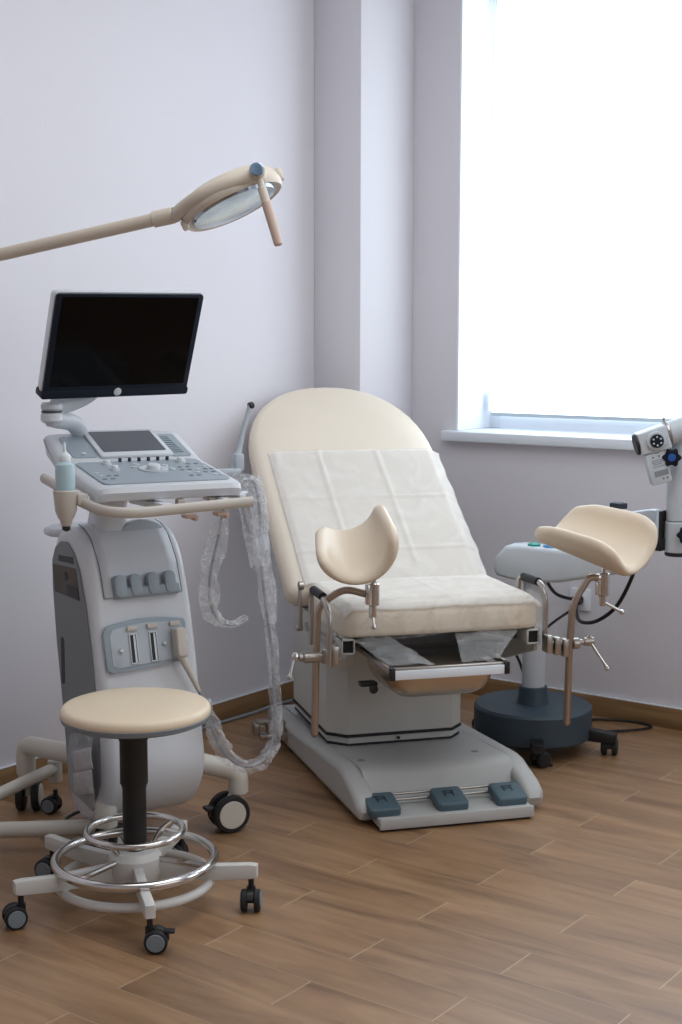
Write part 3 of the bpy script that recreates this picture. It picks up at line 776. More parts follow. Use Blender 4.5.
for v_ in cons.data.vertices: v_.co = CT @ v_.co
KA = (Vector((0, -.38, 1.013)), Vector((0, -.10, 1.048))); KB = (Vector((0, -.10, 1.048)), Vector((0, .10, 1.112)))
def pl(a, b_): y = (b_-a).normalized(); return basis(a, (1, 0, 0), y, Vector((1, 0, 0)).cross(y))
QA, QB = CT @ pl(*KA), CT @ pl(*KB)
b = nb(); prism(b, rrect(.372, .265, .02, 4, .031, .138), .0025, QA @ TM((0, 0, .0005)), .001, 1); kp = obj('key_panel', b, 'machine_grey', cons)
for (x, w, y, h) in ((-.105, .075, .105, .15), (.188, .062, .10, .165)):
    b = nb(); prism(b, rrect(w, h, .01, 3, x, y), .002, QB @ TM((0, 0, .0003))); obj('speaker_panel', b, 'machine_grey', cons)
b = nb()
for k in range(9): add_box(b, (.185-.001*k, .045+.014*k, .003), (.034, .004, .002), 0, QB)
obj('speaker_slot', b, 'trim_grey', cons)
b = nb(); prism(b, rrect(.225, .19, .008, 3, .050, .115), .009, QB @ TM((0, 0, .0)), .003, 2); ts = obj('touch_screen', b, 'machine_white', cons)
b = nb(); prism(b, rrect(.195, .148, .003, 2, .050, .120), .001, QB @ TM((0, 0, .0088))); obj('display_glass', b, 'dark_screen', ts)
def knob(x, y, r_, h, material, nm='knob', q=QA, z=.003):
    b = nb(); lathe(b, [(r_, z), (r_*.95, z+h*.8), (r_*.75, z+h), (.001, z+h*1.02)], q @ TM((x, y, 0)), 16); return obj(nm, b, material, cons)
for k in range(6): knob(-.020+.029*k, .262, .0052, .010, 'pedal_dark', 'toggle_knob')
for x, y in ((-.070, .235), (-.070, .165), (.155, .235)):
    knob(x, y, .016, .005, 'silver', 'dial'); knob(x, y, .010, .012, 'machine_white', 'dial_cap')
b = nb(); lathe(b, [(.042, .003), (.042, .006), (.036, .0075), (.024, .0055), (.022, .003)], QA @ TM((.040, .150, 0)), 32, True); obj('trackball_ring', b, 'silver', cons)
knob(.040, .150, .020, .015, 'machine_white', 'trackball')
for dx, dy in ((-.047, .03), (.052, -.01), (.047, .035), (-.03, .06)): knob(.040+dx, .150+dy, .010, .004, 'silver', 'select_key')
n_ = 0
for r_i, y in enumerate((.06, .095, .13, .165, .20)):
    for x in ([.118, .142, .166, .190, .208] if r_i % 2 == 0 else [.125, .150, .176, .200])+([-.135, -.112, -.090] if r_i != 2 else [-.135]):
        if (x < 0 and y > .15): continue
        if rnd.random() < .18: continue
        b = nb(); prism(b, rrect(.014, .008, .0038, 2, x, y), .0022, QA @ TM((0, 0, .0028)), .0006, 1); obj('key', b, 'trim_grey' if rnd.random() < .7 else 'silver', cons); n_ += 1
b = nb(); cyl(b, QB @ Vector((-.105, .05, .001)), QB @ Vector((-.105, .05, .006)), .007, 14); obj('power_key', b, 'silver', cons)
# hooks under the console
for x, y in ((.03, -.38), (.12, -.38)):
    b = nb(); add_box(b, (x, y, .963), (.022, .02, .016), .004); add_box(b, (x+.004, y, .950), (.008, .014, .018), .002); obj('cable_clip', b, 'beige_plastic', cons)
for x in (.045, .135):
    b = nb(); add_box(b, (x, -.40, .928), (.034, .03, .012), .005); add_box(b, (x+.014, -.402, .923), (.012, .026, .016), .004); obj('cable_hook', b, 'handle_pink', us)
# handle rail
b = nb(); tube(b, rounded_path([(-.192, -.02, 1.005), (-.205, -.16, .995), (-.215, -.29, .975), (-.195, -.40, .955), (-.13, -.435, .949), (.215, -.425, .957)], .05, 6), .0140, 14, upv=(0, 0, 1), sy=.7, rf=None); obj('handle_rail', b, 'beige_plastic', us)
b = nb(); add_box(b, (-.03, -.33, .958), (.03, .2, .018), .005); add_box(b, (.14, -.37, .963), (.02, .12, .014), .004); add_box(b, (-.19, -.16, .985), (.03, .05, .03), .006); obj('rail_bracket', b, 'machine_white', us)
# gel cup holder on the rail
b = nb(); lathe(b, [(.019, .930), (.027, .950), (.031, 1.000), (.029, 1.003), (.0265, .955), (.016, .935)], TM((-.247, -.30, 0)), 24)
add_box(b, (-.212, -.31, .978), (.03, .04, .03), .006); lathe(b, [(.006, .905), (.013, .915), (.017, .93), (.003, .932)], TM((-.247, -.30, 0)), 18); cup = obj('bottle_holder', b, 'beige_plastic', us)
b = nb(); lathe(b, [(.004, .898), (.010, .902), (.011, .914), (.004, .916)], TM((-.247, -.30, 0)), 16); obj('holder_drain', b, 'dark_metal', cup)
# probe holder ring and transducer wand at the right side
b = nb(); tube(b, smooth_path([(.20+.045*math.cos(a), -.335+.035*math.sin(a), .972) for a in [2*math.pi*k/12 for k in range(12)]], 3, True), .006, 8, True); add_box(b, (.20, -.37, .968), (.02, .07, .012), .003); obj('probe_holder', b, 'machine_white', us)
b = nb(); tube(b, smooth_path([(.335, -.11, 1.005), (.352, -.105, 1.045), (.362, -.10, 1.07), (.374, -.10, 1.12), (.392, -.10, 1.17), (.398, -.10, 1.19)], 4), [.010]*6+[.0085]*5+[.0075]*10, 12, sy=.8)
add_box(b, (.35, -.11, 1.03), (.03, .03, .05), .006); add_box(b, (.29, -.12, 1.005), (.12, .03, .018), .005)
wa = obj('cable_arm', b, 'machine_mid', us)
b = nb(); cyl(b, (.392, -.10, 1.186), (.408, -.10, 1.190), .010, 12, .003); obj('arm_tip', b, 'dark_metal', wa)
# monitor arm
b = nb(); tube(b, smooth_path([(-.03, .105, 1.085), (-.035, .10, 1.118), (-.07, .07, 1.145), (-.12, .04, 1.155), (-.148, .03, 1.162)], 5), .025, 16, sy=.85); cyl(b, (-.145, .03, 1.150), (-.145, .03, 1.178), .030, 24, .006)
ma = obj('monitor_arm', b, 'machine_white', us)
b = nb(); cyl(b, (-.145, .03, 1.178), (-.145, .03, 1.181), .0285, 24); obj('pivot_gap', b, 'dark_metal', ma)
b = nb(); cyl(b, (-.145, .03, 1.181), (-.145, .03, 1.205), .029, 24, .006); tube(b, smooth_path([(-.14, .03, 1.192), (-.08, .045, 1.20), (-.02, .055, 1.225), (.02, .05, 1.27)], 5), .022, 14, sy=.8); cyl(b, (.02, .10, 1.32), (.02, -.03, 1.31), .03, 16, .004); tube(b, [(.02, .052, 1.26), (.02, .055, 1.33)], .022, 12); obj('upper_arm', b, 'machine_white', ma)
# monitor
MO = Vector((.028, .0, 1.222)); my = Vector((0, -.115, .28)).normalized(); mz = Vector((1, 0, 0)).cross(my)
MM = Matrix.Translation(MO) @ Matrix.Rotation(R(3.5), 4, 'Z') @ basis((0, 0, 0), (1, 0, 0), my, mz) @ Matrix.Rotation(R(.8), 4, 'Z')
b = nb(); rs = []
for z, ins in ((.0, .0), (-.012, 0), (-.035, .006), (-.05, .03)): rs.append([MM @ Vector((x, y, z)) for x, y in rrect(.444-2*ins, .300-2*ins, .012, 3, 0, .148)])
rings(b, rs); mo = obj('monitor_back', b, 'machine_white', us, 30)
b = nb(); prism(b, rrect(.440, .294, .009, 4, 0, .148), .008, MM, .002, 2); mz_ = obj('monitor', b, 'navy_bezel', us)
b = nb(); prism(b, rrect(.408, .254, .002, 2, 0, .160), .001, MM @ TM((0, 0, .0078))); obj('display_glass', b, 'screen_black', mz_)
b = nb(); prism(b, rrect(.448, .024, .008, 4, 0, .010), .040, MM @ TM((0, 0, -.030)), .003, 2); obj('lower_bezel', b, 'navy_bezel', mz_)
b = nb(); lathe(b, [(.0115, .010), (.0115, .0115), (.010, .0125), (.001, .0125)], MM @ TM((0.0, .014, 0)), 28); obj('badge', b, 'silver', mz_)
# legs and casters of the machine
def big_caster(parent, top, floor_xy, yawd, r=.049):
    m = TM((floor_xy[0], floor_xy[1], 0), (0, 0, R(yawd)))
    b = nb(); cyl(b, m @ Vector((0, 0, .10)), m @ Vector((0, 0, top)), .024, 20, .004)
    tube(b, smooth_path([m @ Vector((0, 0, .115)), m @ Vector((.012, 0, .10)), m @ Vector((.028, 0, .075)), m @ Vector((.03, 0, r))], 4), .017, 12, sy=.8)
    f = obj('caster', b, 'hub_ivory', parent)
    for s in (-1, 1):
        q = m @ basis((.03, s*.013, r), (1, 0, 0), (0, 0, 1), (0, -1, 0)); z1 = -s*.020
        b = nb(); lathe(b, [(r*.5, 0), (r-.002, 0), (r, z1*.2), (r, z1*.8), (r-.004, z1), (r*.76, z1*1.02)], q, 32); obj('wheel', b, 'black_rubber', f)
        b = nb(); lathe(b, [(r*.76, z1*.98), (r*.72, z1*1.12), (r*.3, z1*1.16), (.001, z1*1.16)], q, 28); obj('hub_cap', b, 'hub_ivory', f)
    b = nb(); add_box(b, (.03+r+.008, 0, r*1.35), (.022, .035, .010), .003, m); add_box(b, (.03+r-.004, 0, r*1.15), (.012, .020, .03), .003, m); obj('brake_tab', b, 'black_plastic', f)
    return f
def leg(p, q, q2, r=.028):
    b = nb(); tube(b, rounded_path([p, q, q2], .03, 6), r, 16); obj('leg', b, 'hub_ivory', us)
leg((.10, -.10, .225), (.292, -.205, .165), (.292, -.205, .108)); big_caster(us, .145, (.292, -.205), 172, .053)
leg((-.08, -.02, .22), (-.159, .249, .205), (-.159, .249, .12)); big_caster(us, .15, (-.159, .249), 57, .045)
leg((-.08, -.16, .17), (-.13, -.245, .15), (-.13, -.245, .10), .030); big_caster(us, .13, (-.13, -.245), 40)
leg((.08, .0, .20), (.14, .12, .175), (.14, .12, .11)); big_caster(us, .14, (.14, .12), 100)

UM = Matrix.Translation(UO) @ Matrix.Rotation(UA, 4, 'Z')
def uw(p): return UM @ Vector(p)
# gel bottle
gb = thing('gel_bottle', 'pale blue ultrasound gel bottle with pointed white cap in the console holder', 'bottle', uw((-.247, -.30, .935)), UA)
b = nb(); lathe(b, [(.014, 0), (.0225, .02), (.0245, .05), (.0245, .115), (.0230, .130), (.013, .139)], None, 24); obj('bottle_body', b, 'gel_blue', gb)
b = nb(); lathe(b, [(.0145, .138), (.015, .150), (.012, .156), (.0045, .162), (.0025, .182), (.0005, .186)], None, 18); obj('bottle_cap', b, 'bottle_white', gb)
# plug and sleeved cable
pc = thing('probe_cable', 'grey probe cable in crinkled clear plastic sleeve looping from console to connector panel', 'cable', uw((.10, -.30, .0)), 0)
PCI = Matrix.Translation(-uw((.10, -.30, .0)))
def plc(p): return PCI @ uw(p)
PW = PCI @ UM @ PM
b = nb(); prism(b, rrect(.030, .078, .008, 4, .086, -.004), .036, PW @ TM((0, 0, .016)), .005, 3); add_box(b, (.098, .0, .040), (.010, .030, .018), .003, PW); pg = obj('connector_plug', b, 'beige_plastic', pc)
b = nb(); add_box(b, (.103, .0, .043), (.004, .022, .006), .001, PW); add_box(b, (.099, .0, .0505), (.006, .022, .002), .0005, PW); obj('plug_label', b, 'silver', pg)
e0 = (PM @ Vector((.086, -.040, .034)))
cab = [e0, (.088, -.300, .505), (.125, -.31, .42), (.150, -.315, .34), (.185, -.31, .27), (.235, -.30, .222), (.29, -.29, .205), (.335, -.285, .225), (.368, -.28, .29), (.366, -.28, .40), (.352, -.29, .52), (.325, -.30, .68), (.300, -.32, .82), (.292, -.33, .92), (.268, -.345, .995), (.22, -.34, 1.003), (.19, -.335, .985)]
cpts = [plc(p) for p in smooth_path(cab, 8)]
b = nb(); tube(b, cpts[4:], .0045, 10); obj('cable', b, 'cable_grey', pc)
b = nb(); tube(b, cpts[:15], [.0125-.0065*i/14 for i in range(15)], 12); obj('strain_relief', b, 'beige_plastic', pc)
loop = [(.19, -.335, .985), (.178, -.34, .94), (.165, -.335, .86), (.145, -.325, .76), (.147, -.32, .68), (.175, -.31, .63), (.225, -.30, .610), (.27, -.30, .625)]
lp = [plc(p) for p in smooth_path(loop, 8)]
b = nb(); tube(b, lp, .004, 8); obj('cable', b, 'cable_grey', pc)
loop2 = [(.225, -.34, .985), (.245, -.335, .90), (.262, -.33, .86)]
b = nb(); tube(b, [plc(p) for p in smooth_path(loop2, 6)], .003, 8); obj('cable', b, 'cable_grey', pc)
def sleeve(pts, r0, seed, nm='plastic_sleeve', offs=(0, 0, 0), taper=None):
    P = [Vector(p)+Vector(offs) for p in pts]; n = len(P)
    def rf(i, k): return .85+.5*noise.noise(Vector((i*.16+seed, k*.45, seed)))+.16*noise.noise(Vector((i*.45, k*1.3, seed+4)))
    rr = [r0*(taper(i/(n-1)) if taper else 1) for i in range(n)]
    b = nb(); tube(b, P, rr, 14, rf=rf, sy=.55, cap=False); return obj(nm, b, 'clear_film', pc, 30, recalc=True)
sp_ = [plc(p) for p in smooth_path(cab[2:], 12)]
sleeve(sp_, .030, 3.1, taper=lambda t: .75+.4*math.sin(3.1*t)+.25*math.sin(9*t), offs=(.004, .0, .0))
sleeve([plc(p) for p in smooth_path(loop, 10)], .030, 9.4, taper=lambda t: .6+.7*math.sin(math.pi*min(1, t*1.1)), offs=(-.004, -.002, 0))
sleeve([plc(p) for p in smooth_path([(.255, -.345, 1.0), (.285, -.33, .95), (.300, -.32, .88), (.315, -.31, .80), (.34, -.30, .70), (.352, -.295, .60)], 10)], .032, 14.2, taper=lambda t: 1.15-.5*t)
sleeve([plc(p) for p in smooth_path([(.225, -.345, .99), (.25, -.335, .90), (.27, -.33, .82), (.292, -.32, .76)], 8)], .026, 21.0)
# document pouch at the foot of the machine
po = thing('document_pouch', 'clear plastic pouch holding folded pale papers, hanging low on the ultrasound machine', 'pouch', uw((-.170, -.215, .140)), UA)
def fp_(u, v): return Vector((-.004-.01*math.sin(3*v)+.004*noise.noise(Vector((u*4, v*4, 2))), -.075+.160*u+.010*v, .0+.21*v-.055*(u-.5)))
b = nb(); sheet_grid(b, fp_, 12, 20); sheet_grid(b, lambda u, v: fp_(u, v)+Vector((-.010*math.sin(math.pi*u)*math.sin(math.pi*min(v*1.05, 1))-.0015, 0, 0)), 12, 20); obj('pouch_film', b, 'pouch_film', po, 60)
for z0, z1 in ((.045, .105), (.110, .165)):
    b = nb(); sheet_grid(b, lambda u, v: Vector((-.007-.004*math.sin(2.6*v), -.058+.120*u+.008*v, z0+(z1-z0)*v-.040*(u-.5))), 6, 6); obj('folded_paper', b, 'paper', po, 60, [('SOLIDIFY', dict(thickness=.002))])
# power leads under the machine
pl_ = [(-.10, .02, .02), (-.16, -.02, .012), (-.20, -.08, .012), (-.17, -.15, .012), (-.10, -.17, .012), (-.04, -.12, .012), (-.08, -.05, .02), (-.16, -.06, .035), (-.14, .0, .05), (-.08, .02, .06)]
b = nb(); tube(b, [uw(p) for p in smooth_path(pl_, 6)], .005, 8); o = obj('power_lead', b, 'cable_black', None); tag(o, 'black lead coiled on the floor beneath the ultrasound machine', 'cable', 'leads under the ultrasound machine')
b = nb(); tube(b, [uw(p) for p in smooth_path([(-.17, .10, .008), (-.2, .0, .008), (-.15, -.10, .006), (-.05, -.14, .006), (.0, -.08, .006), (-.04, .05, .006)], 6)], .004, 8); o = obj('grey_lead', b, 'cable_grey', None); tag(o, 'grey lead lying on the floor beneath the ultrasound machine', 'cable', 'leads under the ultrasound machine')

# ------------------------------------------------------------------ stool
SO = Vector((-2.428, 2.43, 0))
st = thing('stool', 'round cream stool on five white legs with chrome foot rings and black gas column', 'stool', SO)
SX, SY = rt, Vector((-.596, .803, 0))
def circ(r, n=48): return [(r*math.cos(2*math.pi*k/n), r*math.sin(2*math.pi*k/n)) for k in range(n)]
dS = rt*.0
b = nb(); pillow(b, circ(.181), .034, .016, TM((.006, .004, .506)), .005, (0, 0)); obj('seat', b, 'vinyl_peach', st, 60)
b = nb(); lathe(b, [(.05, .460), (.165, .460), (.178, .466), (.181, .476), (.178, .482), (.1, .482)], TM((.006, .004, 0)), 48); obj('seat_trim', b, 'trim_grey', st)
b = nb(); cyl(b, (.003, .002, .42), (.004, .003, .462), .027, 24, .003); obj('seat_socket', b, 'beige_plastic', st)
b = nb(); lathe(b, [(.028, .125), (.029, .20), (.029, .29), (.031, .30), (.034, .305), (.034, .41), (.037, .416), (.037, .426), (.029, .428)], TM((0, 0, 0)), 28); obj('gas_column', b, 'black_plastic', st)
b = nb(); lathe(b, [(.035, .062), (.060, .066), (.066, .085), (.064, .122), (.052, .136), (.031, .140)], None, 32); hb = obj('hub', b, 'stool_white', st)
b = nb(); tube(b, [(.193*math.cos(a), .193*math.sin(a), .115) for a in [2*math.pi*k/72 for k in range(72)]], .0115, 14, True); fr_ = obj('foot_ring', b, 'chrome', st)
for k in range(3):
    b = nb(); a = R(25+120*k); tube(b, smooth_path([(.183*math.cos(a), .183*math.sin(a), .110), (.13*math.cos(a), .13*math.sin(a), .112), (.06*math.cos(a), .06*math.sin(a), .118)], 5), .007, 10); obj('ring_stay', b, 'chrome', fr_)
b = nb(); tube(b, [(.116*math.cos(a), .116*math.sin(a), .184) for a in [2*math.pi*k/60 for k in range(60)]], .0085, 12, True); r2_ = obj('lift_ring', b, 'chrome', st)
for k in range(2):
    b = nb(); a = R(80+180*k); tube(b, smooth_path([(.112*math.cos(a), .112*math.sin(a), .182), (.075*math.cos(a), .075*math.sin(a), .165), (.047*math.cos(a), .047*math.sin(a), .130)], 5), .0065, 10); obj('ring_stay', b, 'chrome', r2_)
b = nb(); tube(b, [(.185*math.cos(a), .185*math.sin(a), .062) for a in [2*math.pi*k/60 for k in range(60)]], .0115, 12, True); obj('base_ring', b, 'stool_white', st)
for k, a in enumerate((-39, 30, 110, 182, 246)):
    q = TM((0, 0, 0), (0, 0, R(a)))
    b = nb(); mm = q @ basis((0, .012, 0), (1, 0, 0), (0, 0, 1), (0, -1, 0))
    prism(b, [(.045, .066), (.20, .070), (.290, .078), (.303, .082), (.303, .112), (.285, .114), (.20, .108), (.045, .112)], .024, mm, .003, 2)
    obj('leg', b, 'stool_white', st)
    p = q @ Vector((.287, 0, 0)); twin_caster(st, p, (37, -54, 200, 200, 240)[k], .027, .026, brake=(k == 0))

# ------------------------------------------------------------------ examination lamp
LO = Vector((-3.010, 2.41, 0))
la = thing('examination_lamp', 'beige examination lamp on long arm with round glass head above the monitor', 'lamp', LO)
hw = Vector(); 
def lw(p): return Vector(p)-LO
camloc = Vector((0, 0, 1.38))
D1 = (r2*math.cos(R(25))+u2*math.sin(R(25))).normalized(); U1 = (u2*math.cos(R(25))-r2*math.sin(R(25))).normalized()
HZ = (U1*.999+fw*.03).normalized(); HY = HZ.cross(D1).normalized()       # HZ: out of the back of the head
hc = Vector((-2.366, 2.744, 1.701))
HM = basis(lw(hc), D1, HY, HZ)
b = nb(); lathe(b, [(.112, .004), (.127, -.004), (.133, .004), (.1325, .018), (.126, .038), (.108, .054), (.072, .064), (.03, .068), (.001, .069)], HM, 56, True); hd = obj('lamp_head', b, 'lamp_beige', la, 50)
b = nb(); lathe(b, [(.112, .002), (.108, -.006), (.08, -.011), (.04, -.013), (.001, -.014)], HM, 48); obj('lamp_glass', b, 'reflector', hd)
for k in range(2):
    a = R((195, 2)[k]); b = nb(); add_box(b, (.134*math.cos(a), .134*math.sin(a), (-.002, .024)[k]), (.016, .022, (.024, .034)[k]), .005, HM); obj('glass_clip', b, 'lamp_beige', hd)
# yoke over the near side (towards camera = -HY)
b = nb(); yk = [(-.140, -.02, .034), (-.115, -.060, .032), (-.07, -.102, .029), (-.01, -.121, .025), (.05, -.121, .020), (.082, -.112, .018)]
tube(b, [HM @ Vector(p) for p in smooth_path(yk, 6)], [.017, .0175, .018]+[.019]*27+[.018], 14, sy=1.1) if False else tube(b, [HM @ Vector(p) for p in smooth_path(yk, 6)], .018, 14, sy=.9)
cyl(b, HM @ Vector((.082, -.090, .018)), HM @ Vector((.082, -.142, .018)), .020, 20, .004)
obj('lamp_yoke', b, 'lamp_beige', hd)
b = nb(); cyl(b, HM @ Vector((.082, -.141, .018)), HM @ Vector((.082, -.152, .018)), .0165, 24, .003); obj('tilt_knob', b, 'lens_blue', hd)
b = nb(); add_box(b, (.03, -.05, .056), (.09, .003, .004), 0, HM); obj('housing_slot', b, 'dark_metal', hd)
hp0 = HM @ Vector((.080, -.128, .010)); down = (-U1*1.0+D1*.0)
hA = hp0+(-HZ*.028)
dirh = (-u2*.955+r2*.28).normalized()
b = nb(); tube(b, [hp0, hp0+dirh*.05], .0085, 12); cyl(b, hp0+dirh*.03, hp0+dirh*.07, .0105, 16, .002); obj('handle_neck', b, 'lamp_beige', hd)
b = nb(); cyl(b, hp0+dirh*.065, hp0+dirh*.175, .0118, 20, .003, .0105); obj('lamp_handle', b, 'handle_pink', hd)
# arm
aj = HM @ Vector((-.137, -.018, .036)); PT = Vector((0, 0, 1.563))
adir = (aj-PT).normalized()
b = nb(); cyl(b, PT, aj-adir*.045, .0165, 20, .002); ar = obj('lamp_arm', b, 'lamp_beige', la)
b = nb(); cyl(b, aj-adir*.062, aj-adir*.006, .0205, 24, .003); obj('arm_collar', b, 'lamp_beige', ar)
b = nb(); cyl(b, aj-adir*.0062, aj-adir*.003, .0185, 24); obj('arm_gap', b, 'dark_metal', ar)
b = nb(); cyl(b, aj-adir*.004, aj+adir*.02, .018, 20, .003, .016); obj('arm_end', b, 'lamp_beige', ar)
b = nb(); cyl(b, (0, 0, .09), (0, 0, 1.58), .019, 20); obj('lamp_post', b, 'hub_ivory', la)
b = nb(); cyl(b, (0, 0, 1.52), (0, 0, 1.60), .030, 20, .005); obj('arm_joint', b, 'lamp_beige', la)
b = nb(); lathe(b, [(.02, .065), (.036, .068), (.036, .20), (.024, .212)], None, 28); obj('post_socket', b, 'stool_white', la)
for k, a in enumerate((103, 42, 184, 256, -38)):
    L_ = (.375, .345, .30, .34, .33)[k]
    q = TM((0, 0, 0), (0, 0, R(a))); zz = (.135, .066, .1, .1, .1)[k]
    b = nb(); tube(b, [q @ Vector((.02, 0, zz)), q @ Vector((L_, 0, zz))], (.0175, .022, .017, .017, .017)[k], 16)
    cyl(b, q @ Vector((L_, 0, max(zz-.042, .028))), q @ Vector((L_, 0, zz+.026)), .021, 20, .004)
    obj('leg', b, 'hub_ivory', la)
    twin_caster(la, q @ Vector((L_, 0, 0)), (200, 30, 90, 200, 10)[k], .025, .02)

# ------------------------------------------------------------------ colposcope on its stand
KO = Vector((-2.312, 4.205, 0))
sk = thing('colposcope', 'colposcope with black and blue knobs on a grey column and round dark slate base', 'microscope', KO)
b = nb(); lathe(b, [(.05, .048), (.19, .048), (.198, .056), (.198, .148), (.190, .156), (.05, .157)], None, 64); obj('stand_base', b, 'slate_base', sk)
b = nb(); lathe(b, [(.056, .149), (.053, .16), (.047, .215), (.04, .216)], None, 32); obj('column_collar', b, 'slate_base', sk)
b = nb(); cyl(b, (0, 0, .21), (0, 0, .60), .0385, 32); obj('stand_column', b, 'column_grey', sk)
for k, a in enumerate((-57, 15, 87, 159, 231)):
    Lk = (.25, .285, .285, .285, .222)[k]; q = TM((0, 0, 0), (0, 0, R(a)))
    b = nb(); prism(b, [(.10, .050), (Lk-.02, .044), (Lk, .052), (Lk, .078), (Lk-.025, .082), (.10, .10)], .042, q @ basis((0, .021, 0), (1, 0, 0), (0, 0, 1), (0, -1, 0)), .008, 2); obj('leg', b, 'black_plastic', sk)
    twin_caster(sk, q @ Vector((Lk-.024, 0, 0)), (70, 110, 0, 200, 80)[k], .027, .0, w=.05, hub='black_plastic')
rx = Vector((.803, .596, 0)); ry = Vector((-.596, .803, 0))
ax = Vector((.42, .10, 0)); ax_dir = (Vector((-1.90, 4.262, 0))-KO).normalized(); ax_dir.z = 0; ax_n = Vector((-ax_dir.y, ax_dir.x, 0))
KM = basis((0, 0, 0), ax_dir, ax_n, (0, 0, 1))
b = nb(); mm = KM @ basis((0, .055, 0), (1, 0, 0), (0, 0, 1), (0, -1, 0))
prism(b, [(-.132, .615), (-.120, .588), (-.02, .572), (.10, .582), (.36, .640), (.375, .66), (.36, .685), (-.05, .695), (-.09, .690), (-.122, .655)], .11, mm, .014, 3); obj('swing_arm', b, 'scope_grey', sk)
for x, mt in ((.0, 'button_green'), (.055, 'button_blue')):
    b = nb(); lathe(b, [(.022, .690), (.021, .700), (.010, .705), (.001, .706)], KM @ TM((x, -.015, 0)), 20); obj('arm_button', b, mt, sk)
# parallel link arm, upper
b = nb(); mm = KM @ basis((0, .12, 0), (1, 0, 0), (0, 0, 1), (0, -1, 0))
prism(b, [(.10, .735), (.385, .738), (.385, .826), (.36, .826), (.10, .775)], .05, mm, .006, 2); obj('link_arm', b, 'scope_grey', sk)
b = nb(); cyl(b, KM @ Vector((.252, .09, .78)), KM @ Vector((.252, .09, .826)), .008, 12)
prism(b, star(.030, .022, 5), .020, KM @ TM((.252, .09, .822)), .003, 2); obj('lock_knob', b, 'pedal_dark', sk)
PX = Vector((-1.845, 4.272, 0))-KO
b = nb(); add_box(b, tuple(PX+Vector((-.045*.803, -.045*.596, .775))), (.008, .045, .125), .002, None); add_box(b, tuple(PX+Vector((-.052*.803, -.052*.596, .73))), (.030, .045, .04), .004); obj('post_bracket', b, 'black_plastic', sk)
b = nb(); cyl(b, PX+Vector((0, 0, .805)), PX+Vector((0, 0, 1.10)), .034, 28, .003); obj('scope_post', b, 'scope_grey', sk)
b = nb(); cyl(b, PX+Vector((0, 0, .705)), PX+Vector((0, 0, .803)), .037, 28, .003); obj('post_sleeve', b, 'scope_grey', sk)
b = nb(); cyl(b, PX+Vector((0, 0, .693)), PX+Vector((0, 0, .706)), .0355, 28, .003); obj('sleeve_foot', b, 'black_plastic', sk)
def star_knob(p, r_):
    f = (camloc-KO-Vector(p)); f = Vector((f.x, f.y, 0)).normalized(); x = Vector((-f.y, f.x, 0)); z = Vector((0, 0, 1))
    q = basis(p, x, z, f)
    b = nb(); pr_ = []
    for i in range(36): a = 2*math.pi*i/36; rr = r_*(1+.14*math.cos(6*a)); pr_.append((rr*math.cos(a), rr*math.sin(a)))
    prism(b, pr_, .020, q, .004, 2); cyl(b, q @ Vector((0, 0, -.03)), q @ Vector((0, 0, 0)), r_*.4, 12); o = obj('clamp_knob', b, 'navy_bezel', sk)
    b = nb(); cyl(b, q @ Vector((0, 0, .019)), q @ Vector((0, 0, .023)), r_*.45, 18, .001); obj('knob_cap', b, 'knob_blue', o)
pf_ = Vector((.596*.04, -.803*.04, 0))
star_knob(PX+pf_*1.5+Vector((.012, .009, .768)), .025)
star_knob(PX+pf_*1.6+Vector((-.030, -.019, 1.012)), .027)
# head: tilted block with lens, tubes and label box
hx = (rx*.96+Vector((0, 0, .28))).normalized(); hyv = ry; hzv = hx.cross(hyv)
Hc = Vector((-1.900, 4.187, 1.062))-KO
HK = basis(Hc, hx, hyv, hx.cross(hyv))
b = nb(); prism(b, [(-.045, -.034), (.045, -.040), (.052, -.032), (.052, .032), (.045, .040), (-.045, .034)], .075, HK @ basis((0, .0375, 0), (1, 0, 0), (0, 0, 1), (0, -1, 0)), .008, 3); sh = obj('scope_head', b, 'scope_grey', sk)
b = nb(); cyl(b, HK @ Vector((-.054, 0, 0)), HK @ Vector((-.040, 0, 0)), .034, 28, .003); ob = obj('front_lens_ring', b, 'black_plastic', sh)
b = nb(); cyl(b, HK @ Vector((.006, -.038, .0)), HK @ Vector((.006, -.050, .0)), .030, 28, .003); dl = obj('dial_boss', b, 'scope_grey', sh)
b = nb(); cyl(b, HK @ Vector((.006, -.049, .0)), HK @ Vector((.006, -.058, .0)), .021, 28, .002); dl2 = obj('magnification_dial', b, 'navy_bezel', sh)
for k in range(6):
    a = R(60*k+20); b = nb(); p = Vector((.006+.013*math.cos(a), -.058, .013*math.sin(a))); cyl(b, HK @ p, HK @ (p+Vector((0, -.001, 0))), .0032, 10); obj('dial_mark', b, 'silver', dl2)
b = nb(); cyl(b, HK @ Vector((.048, .0, .006)), HK @ Vector((.145, .0, .010)), .037, 28, .002); cyl(b, HK @ Vector((.160, .0, .010)), HK @ Vector((.22, .0, .012)), .036, 28, .002); obj('beam_tube', b, 'scope_grey', sh)
for x in (.050, .135):
    b = nb(); cyl(b, HK @ Vector((x, 0, .008)), HK @ Vector((x+.010, 0, .008)), .0395, 28, .002); cyl(b, HK @ Vector((x+.004, 0, .046)), HK @ Vector((x+.004, 0, .058)), .005, 10); obj('tube_clamp', b, 'steel', sh)
LBm = HK @ TM((-.006, -.01, -.076), (0, R(0), 0))
b = nb(); add_box(b, (.0, 0, -.010), (.064, .05, .100), .006, LBm); lb = obj('lamp_housing', b, 'scope_grey', sh)
b = nb()
for z_, w_ in ((.016, .034), (.010, .036), (.004, .030), (-.004, .036)): add_box(b, (0, -.0255, z_), (w_, .001, .0022), 0, LBm)
add_box(b, (.004, -.0255, -.026), (.044, .001, .018), 0, LBm)
obj('housing_print', b, 'cable_grey', lb)
b = nb()
